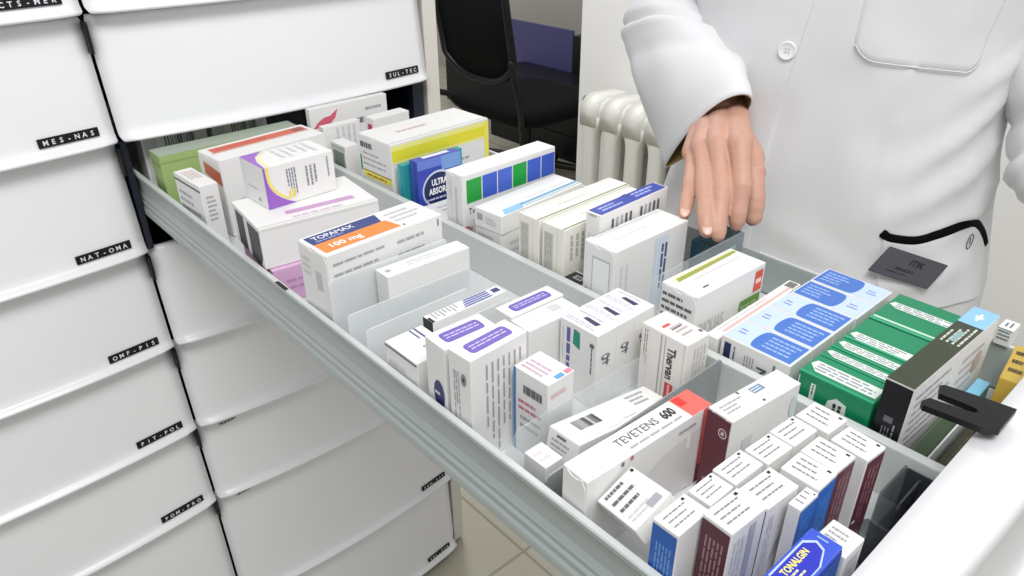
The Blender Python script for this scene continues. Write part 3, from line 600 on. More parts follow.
def d_g(i, w_):
    def f(p):
        if i < 3: p.poly('T', [(.25, .97), (.45, .80), (.85, .03), (.35, .03)][:0] or [(.22, .03), (.72, .03), (.72, .93), (.5, .97), (.22, .84)], 'dfe9e2'); p.lines('T', .28, .06, .68, .88, 3, '9a9aa0', True, fill=.55)
        elif i == 3: p.poly('T', [(.08, .03), (.34, .03), (.34, .93), (.2, .97), (.08, .84)], 'dfe9e2'); p.lines('T', .1, .06, .32, .88, 3, '9a9aa0', True, fill=.55)
        else: p.rect('T', .10, .02, .15, .98, 'bfe0cd'); p.poly('T', [(.52, .03), (.70, .03), (.70, .93), (.6, .97), (.52, .84)], 'dfe9e2'); p.lines('T', .53, .06, .69, .88, 3, '9a9aa0', True, fill=.55); p.rect('T', .0, 0, .04, 1, '0d6e48')
        p.rect('T', .02, .0, .07, 1, '3fae84')
        if i == 0:
            p.poly('E', [(.40, .50), (.46, .76), (.56, .84), (.70, .80), (.72, .5), (.68, .4)], 'd9e2dc'); p.lines('E', .52, .46, .66, .76, 2, '2a2a2e', True, fill=.6); p.rect('E', .20, .60, .27, .90, 'cfe2d8'); p.lines('E', .215, .62, .255, .88, 1, '2c4a3c', True); p.rect('E', .02, .5, .035, .95, 'cfe2d8')
    return f
for i, (a, b) in enumerate(gx):
    put(['green box nearest the divider with a white hexagon on its end', 'thin green box, second from the divider', 'thin green box in the middle of the green row', 'wide green box second from the far rail', 'wide green box nearest the far rail'][i],
        ((a + b) / 2, -.8790, 0, b - a, .0590, .0590, 0), d_g(i, b - a), card=GRN, group='green boxes in the right lane')
def d_da(p):
    p.rect('T', 0, 0, .78, 1, '3a4030'); p.rect('T', .78, 0, 1, 1, '8ec3ec'); p.poly('T', [(.88, .35), (.91, .35), (.91, .45), (.94, .45), (.94, .55), (.91, .55), (.91, .65), (.88, .65), (.88, .55), (.85, .55), (.85, .45), (.88, .45)], 'eef6fc')
    p.lines('T', .52, .08, .76, .92, 4, 'c9ccc0', fill=.4); p.rect('T', .55, .4, .68, .6, '86a8a8'); p.lines('F', .06, .3, .5, .9, 7, 'a8a8ac', fill=.3); p.lines('F', .6, .4, .9, .85, 4, 'c3c3c8', fill=.3)
    p.ell('F', .84, .62, .05, .12, 'c9b9b4')
def f_da(p): p.rect('E', .01, .0, .99, .99, '17171b'); p.lines('E', .28, .10, .62, .55, 3, '8a8a90', True, fill=.35); p.rect('E', .30, .60, .62, .66, '6e6e76'); p.lines('E', .66, .2, .78, .6, 1, 'a4a4aa', True)
put('long dark olive box with a light blue end patch beside the green boxes', (.3157, -.9240, 0, .1508, .0200, .0850, -1.6), d_da, f_da)
DGC = mat('dark_green_card', '35482f', .45)
put('low dark green box behind the pale partition near the clip', (.2900, -.9445, 0, .1020, .0110, .0300, 0), lambda p: p.rect('T', 0, .9, 1, 1, '4d6244'), card=DGC)
put('low dark olive box squeezed against the drawer front under the clip', (.2920, -.9620, 0, .0960, .0130, .0240, 0), lambda p: p.lines('T', .2, .3, .8, .7, 2, '56563e'), card=mat('olive_card', '3d3b2a', .5))
put('low light blue box under the prongs of the clip', (.3600, -.9440, 0, .0340, .0100, .0320, 0), None, card=mat('light_blue_card', '7fc0dc', .45))
YEC = mat('ochre_card', 'c2a345', .4)
def d_yb(p): p.lines('T', .15, .3, .9, .85, 3, '3a3322', True, fill=.4); p.lines('E', .6, .45, .9, .8, 2, '2f2a1c', True, fill=.5)
put('ochre yellow box in the front right corner of the drawer', (.3790, -.9630, 0, .0600, .0180, .0570, 7), d_yb, card=YEC)
put('small grey white box perched on the right rail behind the yellow box', (.4325, -.9370, 0, .0180, .0120, .0170, 0), lambda p: (p.lines('T', .2, .2, .8, .8, 2, '6b7a80'), p.lines('E', .1, .3, .9, .9, 3, '6b7a80'), p.rect('E', 0, .92, 1, .96, '7aa0b0')), z0=-.2076)

# black plastic clip gripping the drawer front
bm = bmesh.new()
outer = [(.2395, -.9455), (.2425, -.9475), (.2475, -.972), (.2500, -.9895), (.2200, -.9895), (.2140, -.9810), (.2095, -.9470), (.2130, -.9445), (.2205, -.9465), (.2235, -.9640), (.2258, -.9720), (.2285, -.9745), (.2310, -.9720), (.2313, -.9640), (.2300, -.9490)]
zc = -.1575
a = [bm.verts.new((x, y, zc)) for x, y in outer]; b = [bm.verts.new((x, y, zc + .0045)) for x, y in outer]
bm.faces.new(b); bm.faces.new(a[::-1])
for i in range(len(outer)):
    j = (i + 1) % len(outer); bm.faces.new((a[i], a[j], b[j], b[i]))
bmesh.ops.recalc_face_normals(bm, faces=bm.faces); bmesh.ops.triangulate(bm, faces=[f for f in bm.faces if len(f.verts) > 4])
clip = obj('drawer_clip', bm, BLACK); tag(clip, 'black two pronged plastic clip on the top edge of the drawer front', 'clip')
bm = bmesh.new(); box(bm, .224, .247, -.9785, -.9762, -.172, zc + .001, .0004); obj('clip_jaw', bm, BLACK, clip)

# ------------------------------------------------------------------ far room: radiator, chair, desk
RADM = mat('cream_enamel', 'e8e7e0', .32)
rad = empty('radiator', (1.83, .2, FZ)); tag(rad, 'white column radiator against the wall behind the sleeve', 'radiator'); before = {o.name for o in bpy.data.objects}
def section(y):
    bm = bmesh.new(); zt, zb = -.560, -1.22; x0, x1 = 1.725, 1.925; hw = .0505
    prof = []                                   # side outline of the header, rounded at both ends
    for k in range(9):
        a = math.pi / 2 + math.pi / 2 * k / 8; prof.append((x0 + .06 + .06 * math.cos(a), zt - .06 + .06 * math.sin(a)))
    prof = [(x1 - .03, zt - .006)] + prof + [(x0, zt - .12), (x0 + .045, zt - .10), (x1 - .045, zt - .10), (x1, zt - .12), (x1, zt - .03)]
    for s_ in (1,):
        a = [bm.verts.new((x, y - hw + (.004 if i in () else 0), z)) for i, (x, z) in enumerate(prof)]; b = [bm.verts.new((x, y + hw, z)) for x, z in prof]
        n = len(prof); bm.faces.new(a); bm.faces.new(b[::-1])
        for i in range(n): bm.faces.new((a[(i + 1) % n], a[i], b[i], b[(i + 1) % n]))
    bmesh.ops.recalc_face_normals(bm, faces=bm.faces)
    bmesh.ops.bevel(bm, geom=[e for e in bm.edges if len(e.link_faces) == 2 and e.calc_face_angle(0) > .8], offset=.012, segments=3, affect='EDGES')
    for xa in (x0, x1 - .055):
        rings = []
        for z, wd in ((zt - .07, .049), (zt - .105, .044), (zt - .125, .034), (zt - .15, .028), (zb + .16, .027), (zb + .1, .034), (zb + .05, .047), (zb, .042)):
            rings.append([(xa + .0275 + .0275 * math.copysign(abs(math.cos(t)) ** .5, math.cos(t)), y + wd * math.copysign(abs(math.sin(t)) ** .5, math.sin(t)), z) for t in [2 * math.pi * k / 20 for k in range(20)]])
        loft(bm, rings[::-1])
    box(bm, x0 + .02, x1 - .02, y - hw, y + hw, zb + .005, zb + .06, .01)
    return obj('section', bm, RADM, rad, True)
for k in range(9): section(.742 - k * .1025)
for yy in (.742, -.078):
    for xx in (1.755, 1.895): bm = bmesh.new(); tube(bm, [(xx, yy, -1.21), (xx, yy, FZ + .014)], .012, 10); obj('foot', bm, RADM, rad)
bm = bmesh.new(); tube(bm, [(1.80, .79, -.60), (1.80, .815, -.60)], .02, 12); obj('plug', bm, mat('grey_brass', '77736a', .4), rad)
reparent(rad, before)

CH = mat('black_fabric', '08090c', .8, .15, bump=.1, bscale=400); MESHB = mat('black_mesh_fabric', '090a0e', .7, .15)
chair = empty('office_chair', (2.34, 1.74, FZ)); tag(chair, 'black office chair standing behind the drawer cabinet', 'chair'); before = {o.name for o in bpy.data.objects}
def rrect(cx, cy, hx, hy, z, n=40, p=5):
    return [(cx + hx * math.copysign(abs(math.cos(t)) ** (2 / p), math.cos(t)), cy + hy * math.copysign(abs(math.sin(t)) ** (2 / p), math.sin(t)), z) for t in [2 * math.pi * k / n for k in range(n)]]
bm = bmesh.new(); loft(bm, [rrect(2.34, 1.74, hx, hy, z) for z, hx, hy in ((-.935, .22, .24), (-.925, .27, .30), (-.89, .295, .325), (-.865, .290, .32), (-.852, .27, .30), (-.848, .2, .23))]); obj('seat', bm, CH, chair, True)
bm = bmesh.new(); pts = []
for k in range(25):
    t = k / 24; y = 1.455 + .50 * t; zl = -.675 + .055 * (2 * t - 1) ** 4 - .045 * (1 - (2 * t - 1) ** 2)
    pts.append((y, zl))
top = -.20
f0 = [bm.verts.new((2.0 + .02 * (1 - (2 * (y - 1.455) / .5 - 1) ** 2), y, z)) for y, z in pts]; f1 = [bm.verts.new((1.93 + .02 * (1 - (2 * (y - 1.455) / .5 - 1) ** 2), y, top)) for y, z in pts]
g0 = [bm.verts.new((v.co.x + .012, v.co.y, v.co.z)) for v in f0]; g1 = [bm.verts.new((v.co.x + .012, v.co.y, v.co.z)) for v in f1]
for i in range(24):
    bm.faces.new((f0[i], f0[i + 1], f1[i + 1], f1[i])); bm.faces.new((g0[i + 1], g0[i], g1[i], g1[i + 1])); bm.faces.new((f0[i + 1], f0[i], g0[i], g0[i + 1])); bm.faces.new((f1[i], f1[i + 1], g1[i + 1], g1[i]))
for i in (0, 24): bm.faces.new((f0[i], f1[i], g1[i], g0[i]))
bmesh.ops.recalc_face_normals(bm, faces=bm.faces); br = obj('backrest', bm, MESHB, chair, True)
bm = bmesh.new(); fr = [(2.0 + .02 * (1 - (2 * (y - 1.455) / .5 - 1) ** 2) + .004, y, z) for y, z in pts]
fr2 = [(1.934, 1.455, top)] + fr + [(1.934, 1.955, top)]; tube(bm, fr2 + [(1.95, 1.705, top), (1.934, 1.455, top)], .018, 10); obj('back_frame', bm, BLACK, chair, True)
bm = bmesh.new(); tube(bm, [(1.985, 1.45, -.6), (2.03, 1.44, -.80), (2.07, 1.47, -.92), (2.2, 1.6, -.93)], .016, 10); obj('back_support', bm, BLACK, chair, True)
bm = bmesh.new(); tube(bm, [(2.01, 2.04, -.84), (2.07, 2.04, -.86), (2.1, 2.0, -.91)], .016, 10); obj('tilt_lever', bm, BLACK, chair, True)
bm = bmesh.new(); tube(bm, [(2.34, 1.74, -.93), (2.34, 1.74, -1.2)], .03, 14); obj('gas_column', bm, BLACK, chair, True)
for k in range(5):
    a = k * 2 * math.pi / 5 + .3; e = (2.34 + .3 * math.cos(a), 1.74 + .3 * math.sin(a))
    bm = bmesh.new(); tube(bm, [(2.34, 1.74, -1.2), (e[0], e[1], -1.235)], [.025, .018], 10); tube(bm, [(e[0] - .015 * math.sin(a), e[1] + .015 * math.cos(a), -1.281), (e[0] + .015 * math.sin(a), e[1] - .015 * math.cos(a), -1.281)], .027, 14); obj('caster_leg', bm, BLACK, chair, True)
reparent(chair, before)
desk = empty('desk', (3.2, 2.5, FZ)); tag(desk, 'black desk with a dull purple front panel beyond the office chair', 'desk'); before = {o.name for o in bpy.data.objects}
bm = bmesh.new(); box(bm, 3.005, 3.5, 1.93, 3.3, FZ, -.945, .004); obj('desk_body', bm, BLACK, desk); bm = bmesh.new(); box(bm, 2.985, 3.5, 1.90, 2.035, -.945, -.690, .004); obj('side_post', bm, BLACK, desk)
bm = bmesh.new(); box(bm, 2.99, 3.004, 2.04, 3.3, -.955, -.665, .002); obj('front_panel', bm, mat('dull_purple_laminate', '4c4a78', .45), desk)
reparent(desk, before)
ped = empty('pedestal_cabinet', (2.85, 1.85, FZ)); tag(ped, 'low black cabinet under and behind the office chair seat', 'cabinet'); before = {o.name for o in bpy.data.objects}
bm = bmesh.new(); box(bm, 2.70, 2.98, 1.40, 2.45, FZ, -.90, .004); obj('body', bm, BLACK, ped)
for k in range(3): bm = bmesh.new(); box(bm, 2.692, 2.699, 1.41, 2.44, FZ + .03 + k * .125, FZ + .148 + k * .125, .002); obj('drawer_front', bm, BLACK, ped)
reparent(ped, before)

# ------------------------------------------------------------------ the person in the white coat
from mathutils import noise
SKIN = mat('skin', 'c79a86', .5, .4, bump=.08, bscale=260, vary=.09)
SKIN.node_tree.nodes['Principled BSDF'].inputs['Subsurface Weight'].default_value = .12
SKIN.node_tree.nodes['Principled BSDF'].inputs['Subsurface Radius'].default_value = (.01, .004, .002)
COATM = mat('white_coat_cotton', 'dededf', .8, .2, bump=.12, bscale=900)
BC = Vector((.69, -.630, 0))
def interp(x, xs, ys):
    if x <= xs[0]: return ys[0]
    for a, b, c, d in zip(xs, xs[1:], ys, ys[1:]):
        if x <= b: return c + (d - c) * (x - a) / (b - a)
    return ys[-1]
KZ = [-.85, -.5, -.3, -.2, -.1, 0, .08, .13, .17, .20, .22]
KA = [.25, .235, .218, .197, .184, .190, .203, .205, .165, .10, .07]
KB = [.21, .18, .160, .150, .142, .140, .140, .132, .11, .085, .07]
fx = Vector((-.95, -.30, 0)).normalized(); lx = Vector((.30, -.95, 0)).normalized()
def spw(v, n=2.3): return math.copysign(abs(v) ** (2 / n), v)
def seg_d(th, z, a, b):                         # distance to a fold line, in metres over the cloth
    px, pz = math.radians(th) * .17, z; ax, az = math.radians(a[0]) * .17, a[1]; bx, bz = math.radians(b[0]) * .17, b[1]
    dx, dz = bx - ax, bz - az; t = max(0, min(1, ((px - ax) * dx + (pz - az) * dz) / (dx * dx + dz * dz)))
    return math.hypot(px - ax - t * dx, pz - az - t * dz), t
FOLDS = [((72, -.055), (24, -.150), .0075, .010), ((80, -.105), (20, -.205), .0065, .011), ((75, -.015), (40, -.060), .0055, .009), ((85, -.16), (40, -.225), .005, .010), ((-60, -.02), (-25, -.12), .004, .012),
         ((60, -.25), (0, -.30), .006, .014), ((-50, -.15), (-15, -.24), .004, .012), ((-10, -.22), (25, -.28), .004, .012)]
def fold(th, z):
    d = 0
    for a, b, A, s in FOLDS:
        r, t = seg_d(th, z, a, b); d += A * math.exp(-(r / s) ** 2) * math.sin(math.pi * min(1, max(0, .08 + t * .9)))
    e = th - 24.5
    if z < -.03: d += -.0022 * math.exp(-(e / .8) ** 2) + .0022 * math.exp(-((e + 2.4) / 1.6) ** 2) + (.0022 * math.exp(-((e + 1.5) / 2.2) ** 2) * max(0, math.sin(z * 120)) ** 2 if z > -.24 else 0)
    n = noise.noise(Vector((th * .045, z * 9, 3.1))) * .0050 + noise.noise(Vector((th * .10, z * 20, 7.7))) * .0022
    return d + n
def coat_at(th, z, off=0.0):
    a, b = interp(z, KZ, KA), interp(z, KZ, KB); t = math.radians(th); f = fold(th, z) if z < .15 else 0
    s_, c_ = spw(math.sin(t)), spw(math.cos(t))
    nrm = (lx * math.sin(t) / a + fx * math.cos(t) / b).normalized()
    p = BC + lx * a * s_ + fx * b * c_ + nrm * (f + off)
    p.z = z
    return p
person = empty('person', (.69, -.63, FZ)); tag(person, 'person in a white coat resting one hand on the open drawer', 'person'); before = {o.name for o in bpy.data.objects}
def voxel(name, bm, size, mats, parent=None, smooth=5):
    me = bpy.data.meshes.new(name); bm.to_mesh(me); bm.free(); t = bpy.data.objects.new(name, me); COL.objects.link(t)
    m = t.modifiers.new('r', 'REMESH'); m.mode = 'VOXEL'; m.voxel_size = size; m.use_smooth_shade = True
    k = t.modifiers.new('s', 'SMOOTH'); k.factor = .5; k.iterations = smooth
    r = bpy.data.meshes.new_from_object(t.evaluated_get(bpy.context.evaluated_depsgraph_get())); bpy.data.objects.remove(t)
    return r
# right hand and forearm
W0 = Vector((.508, -.579, -.094)); EL = Vector((.615, -.435, -.035))
mcp = {'p': (.424, -.604, -.118), 'r': (.420, -.617, -.108), 'm': (.420, -.6355, -.099), 'i': (.422, -.6600, -.0945)}
pip = {'p': (.385, -.6305, -.137), 'r': (.378, -.6525, -.134), 'm': (.385, -.6690, -.1340), 'i': (.398, -.6835, -.1290)}
dip = {'p': (.364, -.6430, -.150), 'r': (.358, -.6710, -.154), 'm': (.366, -.6815, -.1590), 'i': (.389, -.6890, -.1530)}
tip = {'p': (.350, -.6510, -.161), 'r': (.346, -.6840, -.1690), 'm': (.357, -.6910, -.1750), 'i': (.385, -.6915, -.1715)}
bm = bmesh.new()
rad_ = {'p': (.0100, .0080, .0073, .0060), 'r': (.0112, .0090, .0083, .0069), 'm': (.0118, .0097, .0088, .0073), 'i': (.0120, .0097, .0088, .0072)}
dors = Vector((-.35, -.25, .85))
for k in 'prmi':
    a, b, c, d = (Vector(v[k]) for v in (mcp, pip, dip, tip)); r0, r1, r2, r3 = rad_[k]
    tube(bm, [a, a.lerp(b, .5), b, b.lerp(c, .5), c, c.lerp(d, .55), d - (d - c).normalized() * r3 * .9], [r0, r1 * .98, r1 * 1.08, r1 * .92, r2 * 1.06, r2 * .96, r3], 14)
    wr = W0 + (a - Vector(mcp['m'])) * .62
    tube(bm, [wr, wr.lerp(a, .5) - dors * .003, a - dors * .002], [.0165, .0155, .0135], 14)
    bmesh.ops.create_uvsphere(bm, u_segments=12, v_segments=8, radius=.0108, matrix=Matrix.Translation(a + dors * .0008))
th = [(.492, -.612, -.112), (.462, -.648, -.120), (.440, -.6700, -.1300), (.428, -.6830, -.1510), (.4215, -.6890, -.1690)]
tube(bm, smoothed(th, 4), [.0175] * 2 + [.0165] * 4 + [.0135] * 3 + [.0112] * 4 + [.0105] * 2 + [.0092] * 2, 14)
pc = (Vector(mcp['r']) + Vector(mcp['i']) + W0 * 1.0) / 3 - dors * .010
bmesh.ops.create_uvsphere(bm, u_segments=16, v_segments=10, radius=1, matrix=Matrix.Translation(pc) @ Matrix.Diagonal((.035, .03, .018, 1)))
tube(bm, [W0 + (W0 - Vector(mcp['m'])).normalized() * -.01, W0, W0.lerp(EL, .3), W0.lerp(EL, .8)], [.027, .0275, .030, .036], 18, flat=.9)
hand_me = voxel('hand', bm, .0016, SKIN, smooth=5)
# rest of the body, mostly under the clothes
bm = bmesh.new()
def V(a, b, z): return tuple(BC + lx * a + fx * b + Vector((0, 0, z)))
tube(bm, [V(0, 0, -.40), V(0, 0, -.2), V(0, 0, 0), V(0, -.01, .10)], [.125, .115, .12, .10], 20, flat=.9)
shR, shL = Vector(V(-.165, -.02, .115)), Vector(V(.165, -.02, .115)); elL = Vector((.705, -.885, -.128))
tube(bm, [shR.lerp(shL, .14), shL.lerp(shR, .14)], .046, 14)
tube(bm, [shR, EL], [.042, .034], 14); tube(bm, [shL.lerp(shR, .22), shL.lerp(shR, .06) - Vector((0, 0, .03)), (.740, -.822, .02), elL], [.036, .033, .030, .028], 14); haL = Vector((.61, -1.09, -.150)); tube(bm, [elL, haL], [.030, .026], 14)
tube(bm, [EL, W0.lerp(EL, .6)], [.037, .034], 14)
tube(bm, [V(0, -.01, .14), V(0, .015, .27)], [.058, .052], 16)
HC = Vector(V(0, .045, .345))
def ball(p, sx, sy, sz): bmesh.ops.create_uvsphere(bm, u_segments=20, v_segments=14, radius=1, matrix=Matrix.Translation(p) @ Matrix.Rotation(math.atan2(fx.y, fx.x), 4, 'Z') @ Matrix.Diagonal((sx, sy, sz, 1)))
ball(HC, .095, .076, .115); ball(HC + fx * .025 + Vector((0, 0, -.05)), .068, .060, .062)
tube(bm, [HC + fx * .092 + Vector((0, 0, .01)), HC + fx * .112 + Vector((0, 0, -.028))], [.009, .014], 10); ball(HC + fx * .088 + Vector((0, 0, -.066)), .012, .024, .010)
for s_ in (-1, 1): ball(HC + lx * s_ * .076 + Vector((0, 0, -.005)), .018, .009, .030); ball(HC + fx * .072 + lx * s_ * .034 + Vector((0, 0, .022)), .02, .022, .010)
for s_ in (-1, 1): tube(bm, [V(s_ * .09, 0, -.42), V(s_ * .095, .01, -.82), V(s_ * .095, -.01, -1.24)], [.088, .058, .040], 16)
tube(bm, [haL, haL + Vector((-.03, -.05, -.005))], [.03, .026], 12, flat=.6)
for k in range(4): tube(bm, [haL + Vector((-.035 + .004 * k, -.05, .02 - .014 * k)), haL + Vector((-.055, -.10 + .004 * abs(k - 1), .016 - .014 * k)), haL + Vector((-.045, -.125 + .006 * abs(k - 1), .008 - .013 * k))], [.0095, .0085, .007], 10)
tube(bm, [haL + Vector((-.02, -.02, .03)), haL + Vector((-.04, -.055, .045)), haL + Vector((-.055, -.08, .043))], [.012, .0105, .009], 10)
body_me = voxel('body', bm, .007, SKIN, smooth=4)
bm = bmesh.new(); bm.from_mesh(body_me); bm.from_mesh(hand_me); bpy.data.meshes.remove(body_me); bpy.data.meshes.remove(hand_me)
body = obj('body', bm, SKIN, person, True)
NAIL = mat('fingernail', 'e3b9ab', .25, .5)
for k in 'pr':
    c, d = Vector(dip[k]), Vector(tip[k]); ax = (d - c).normalized(); up = (dors - ax * dors.dot(ax)).normalized(); sd = ax.cross(up)
    up = (up * .85 + Vector((-.5, -.45, .1)).normalized() * .5); up = (up - ax * up.dot(ax)).normalized(); sd = ax.cross(up)
    bm = bmesh.new(); M = Matrix((sd, ax, up)).transposed().to_4x4(); M.translation = d - ax * .0062 + up * (rad_[k][3] * .80)
    bmesh.ops.create_uvsphere(bm, u_segments=14, v_segments=8, radius=1, matrix=M @ Matrix.Diagonal((.0050, .0066, .0016, 1))); obj('fingernail', bm, NAIL, person, True)
for s_ in (-1, 1):
    bm = bmesh.new(); p = HC + fx * .086 + lx * s_ * .033 + Vector((0, 0, .008)); bmesh.ops.create_uvsphere(bm, u_segments=14, v_segments=10, radius=.0118, matrix=Matrix.Translation(p - fx * .004)); ey = obj('eye', bm, mat('eye_white', 'e0dad4', .3), person, True)
    bm = bmesh.new(); bmesh.ops.create_uvsphere(bm, u_segments=12, v_segments=8, radius=.0062, matrix=Matrix.Translation(p + fx * .0030 - Vector((0, 0, .0035)))); obj('iris', bm, mat('brown_iris', '2b1c14', .2), ey, True)
bm = bmesh.new(); ball(HC + Vector((0, 0, .022)) - fx * .014, .098, .083, .112); bmesh.ops.bisect_plane(bm, geom=bm.verts[:] + bm.edges[:] + bm.faces[:], plane_co=HC + fx * .055 + Vector((0, 0, .045)), plane_no=(fx * .8 + Vector((0, 0, -.75))), clear_outer=True); obj('hair', bm, mat('brown_hair', '3a2a20', .6), person, True)
TR = mat('grey_trousers', '8d9096', .8)
for s_ in (-1, 1):
    bm = bmesh.new(); tube(bm, [V(s_ * .092, 0, -.46), V(s_ * .095, .01, -.82), V(s_ * .095, -.01, -1.225)], [.100, .075, .062], 20); obj('trouser_leg', bm, TR, person, True)
    bm = bmesh.new(); tube(bm, [V(s_ * .095, -.05, -1.275), V(s_ * .10, .05, -1.27), V(s_ * .105, .14, -1.283)], [.034, .038, .026], 14, up=(0, 0, 1)); obj('shoe', bm, mat('white_shoe', 'dcdcdc', .5), person, True)
# coat body
bm = bmesh.new(); zl = [-.85 + .012 * k for k in range(90)]; NT = 150; rows = []
for z in zl:
    if z > .221: break
    rows.append([bm.verts.new(coat_at(-180 + 360 * k / NT, z)) for k in range(NT)])
for a, b in zip(rows, rows[1:]):
    for k in range(NT): bm.faces.new((a[k], a[(k + 1) % NT], b[(k + 1) % NT], b[k]))
bmesh.ops.recalc_face_normals(bm, faces=bm.faces)
coat = obj('coat', bm, COATM, person, True)
# overlapping front edge with buttons
EZ = [-.85, -.3, -.155, -.102, -.033, .03, .21]; ET = [-10, -10.5, -11.7, -11.5, -8.4, -5.6, -1]
bm = bmesh.new(); rows = []
for j in range(90):
    z = -.845 + 1.03 * j / 89; e = interp(z, EZ, ET)
    rows.append([bm.verts.new(coat_at(t, z, o)) for t, o in ((e - 26, -.002), (e - 14, .0005), (e - 8, .0022), (e - 4, .0028), (e - 2, .0030), (e - .8, .0032), (e - .15, .0030), (e, .0018), (e + .05, -.003))])
for a, b in zip(rows, rows[1:]):
    for k in range(8): bm.faces.new((a[k], a[k + 1], b[k + 1], b[k]))
bmesh.ops.recalc_face_normals(bm, faces=bm.faces); obj('front_edge', bm, COATM, coat, True)
def on_coat(th, z, off):                        # frame on the cloth: outward, up, across
    p = coat_at(th, z, off); n = (coat_at(th + 1, z) - coat_at(th - 1, z)).cross(coat_at(th, z + .005) - coat_at(th, z - .005)).normalized()
    if n.dot(fx) < 0: n = -n
    u = (Vector((0, 0, 1)) - n * n.z).normalized(); return p, n, u, u.cross(n)
def frame(p, x, y, z):
    M = Matrix((x, y, z)).transposed().to_4x4(); M.translation = p; return M
BUT = mat('pearl_button', 'eceaea', .25)
for zb in (.105, -.0234, -.28):
    e = interp(zb, EZ, ET) - 3.1; p, n, u, r = on_coat(e, zb, .0034); bm = bmesh.new()
    M = frame(p, r, u, n)
    loft(bm, [[M @ Vector((q * math.cos(t), q * math.sin(t), h)) for t in [2 * math.pi * k / 28 for k in range(28)]] for q, h in ((.0100, 0), (.0104, .0012), (.0100, .0024), (.0088, .0027), (.0076, .0017), (.0040, .0014))])
    mm = [BUT]
    bb = obj('button', bm, mm, coat, True)
    bm = bmesh.new()
    for a in range(4): t = math.pi / 4 + a * math.pi / 2; bmesh.ops.create_circle(bm, cap_ends=True, segments=10, radius=.0009, matrix=M @ Matrix.Translation((.0024 * math.cos(t), .0024 * math.sin(t), .00165)))
    obj('thread_hole', bm, mat('grey_thread', 'a3a3a8', .7), bb)
# breast pocket
bm = bmesh.new(); rows = []; NU = 44
def pk_bot(u):
    z = -.027 - .010 * u
    for e, s_ in ((u / .17, 1), ((1 - u) / .13, 1)):
        if e < 1: z += .026 * (1 - math.sqrt(max(0, 1 - (1 - e) ** 2)))
    return z
for j in range(26):
    v = j / 25; row = []
    for i in range(NU + 1):
        u = i / NU; th_ = 4.3 + 41 * u; zb = pk_bot(u); z = zb + (.10 - zb) * v
        edge = min(u * 41 / .5, (1 - u) * 41 / .5, v * 25 * 1.2, 1)
        row.append(bm.verts.new(coat_at(th_, z, -.001 + .0042 * min(1, edge))))
    rows.append(row)
for a, b in zip(rows, rows[1:]):
    for k in range(NU): bm.faces.new((a[k], a[k + 1], b[k + 1], b[k]))
bmesh.ops.recalc_face_normals(bm, faces=bm.faces); pk = obj('breast_pocket', bm, COATM, coat, True)
bm = bmesh.new(); tube(bm, [coat_at(4.3 + 41 * (.018 + .964 * k / 80), pk_bot(.018 + .964 * k / 80) + .003, .0032) for k in range(81)], .0007, 6); obj('stitching', bm, COATM, pk, True)
# hip pocket trimmed in black
trim = [(24.4, -.212), (27.7, -.2176), (36.1, -.2194), (44.7, -.2122), (54, -.204), (61, -.2035), (67, -.211), (72, -.224), (75, -.239)]
sm = smoothed([(a, z, 0) for a, z in trim], 6)
bm = bmesh.new(); rings = []
for k, q in enumerate(sm):
    p, n, u, r = on_coat(q.x, q.y, .002); a_ = sm[min(k + 1, len(sm) - 1)] - sm[max(0, k - 1)]
    d = (coat_at(q.x + a_.x * .1, q.y + a_.y * .1) - coat_at(q.x - a_.x * .1, q.y - a_.y * .1)).normalized(); sd = n.cross(d).normalized()
    hw = .0052 if k > 0 else .0045
    rings.append([p + sd * hw * math.cos(t) + n * .0018 * math.sin(t) for t in [2 * math.pi * i / 12 for i in range(12)]])
loft(bm, rings); obj('pocket_trim', bm, mat('black_piping', '07070c', .8, .1), coat, True)
bm = bmesh.new(); rows = []
for k in range(41):
    q = sm[int(k / 40 * (len(sm) - 1))]
    rows.append([bm.verts.new(coat_at(q.x, q.y + (-.30 - q.y) * v, -.0012 + .0040 * min(1, k / 1.5, (40 - k) / 1.5))) for v in [i / 12 for i in range(13)]])
for a, b in zip(rows, rows[1:]):
    for k in range(12): bm.faces.new((a[k], a[k + 1], b[k + 1], b[k]))
bmesh.ops.recalc_face_normals(bm, faces=bm.faces); obj('hip_pocket', bm, COATM, coat, True)
# sleeves
def sleeve(cen, us, vs, n=44, name='sleeve', seed=0, amp=.004, pinch=0.0, crease=()):
    cs, uu, vv = smoothed(cen, 9), smoothed(us, 9), smoothed(vs, 9); rings = []
    for k, (c, u, v) in enumerate(zip(cs, uu, vv)):
        ring = []
        for i in range(n):
            t = 2 * math.pi * i / n; s_ = k / (len(cs) - 1); g = 1 - pinch * max(0, 1 - s_ / .25) * (.5 - .5 * math.cos(t)); dr = u * math.cos(t) + v * math.sin(t) * g
            f = noise.noise(Vector((math.cos(t) * 1.2, math.sin(t) * 1.2, s_ * 6 + seed))) * amp * 1.2 + amp * .9 * math.sin(s_ * 30 + 2.2 * math.sin(t + seed)) * max(0, s_ - .25) ** .7 * (.4 + .6 * max(0, math.cos(t)))
            for c0, cw, ca in crease: f += ca * math.exp(-((s_ + .03 * math.cos(t) - c0) / cw) ** 2)
            ring.append(c + dr * (1 + f / max(.02, dr.length) * min(1, k / 5)))
        rings.append(ring)
    return rings
L_ = [Vector(v) for v in ((.490, -.5198, -.1765), (.530, -.4543, -.1241), (.570, -.3886, -.0763), (.600, -.3690, -.0415), (.635, -.388, .028), (.69, -.43, .135))]
R_ = [Vector(v) for v in ((.480, -.626, -.0607), (.520, -.5887, -.0389), (.560, -.5323, -.0235), (.590, -.4849, -.0025), (.625, -.485, .050), (.70, -.52, .165))]
cen = [(a + b) / 2 for a, b in zip(L_, R_)]; us = [(b - a) / 2 for a, b in zip(L_, R_)]; vs = []
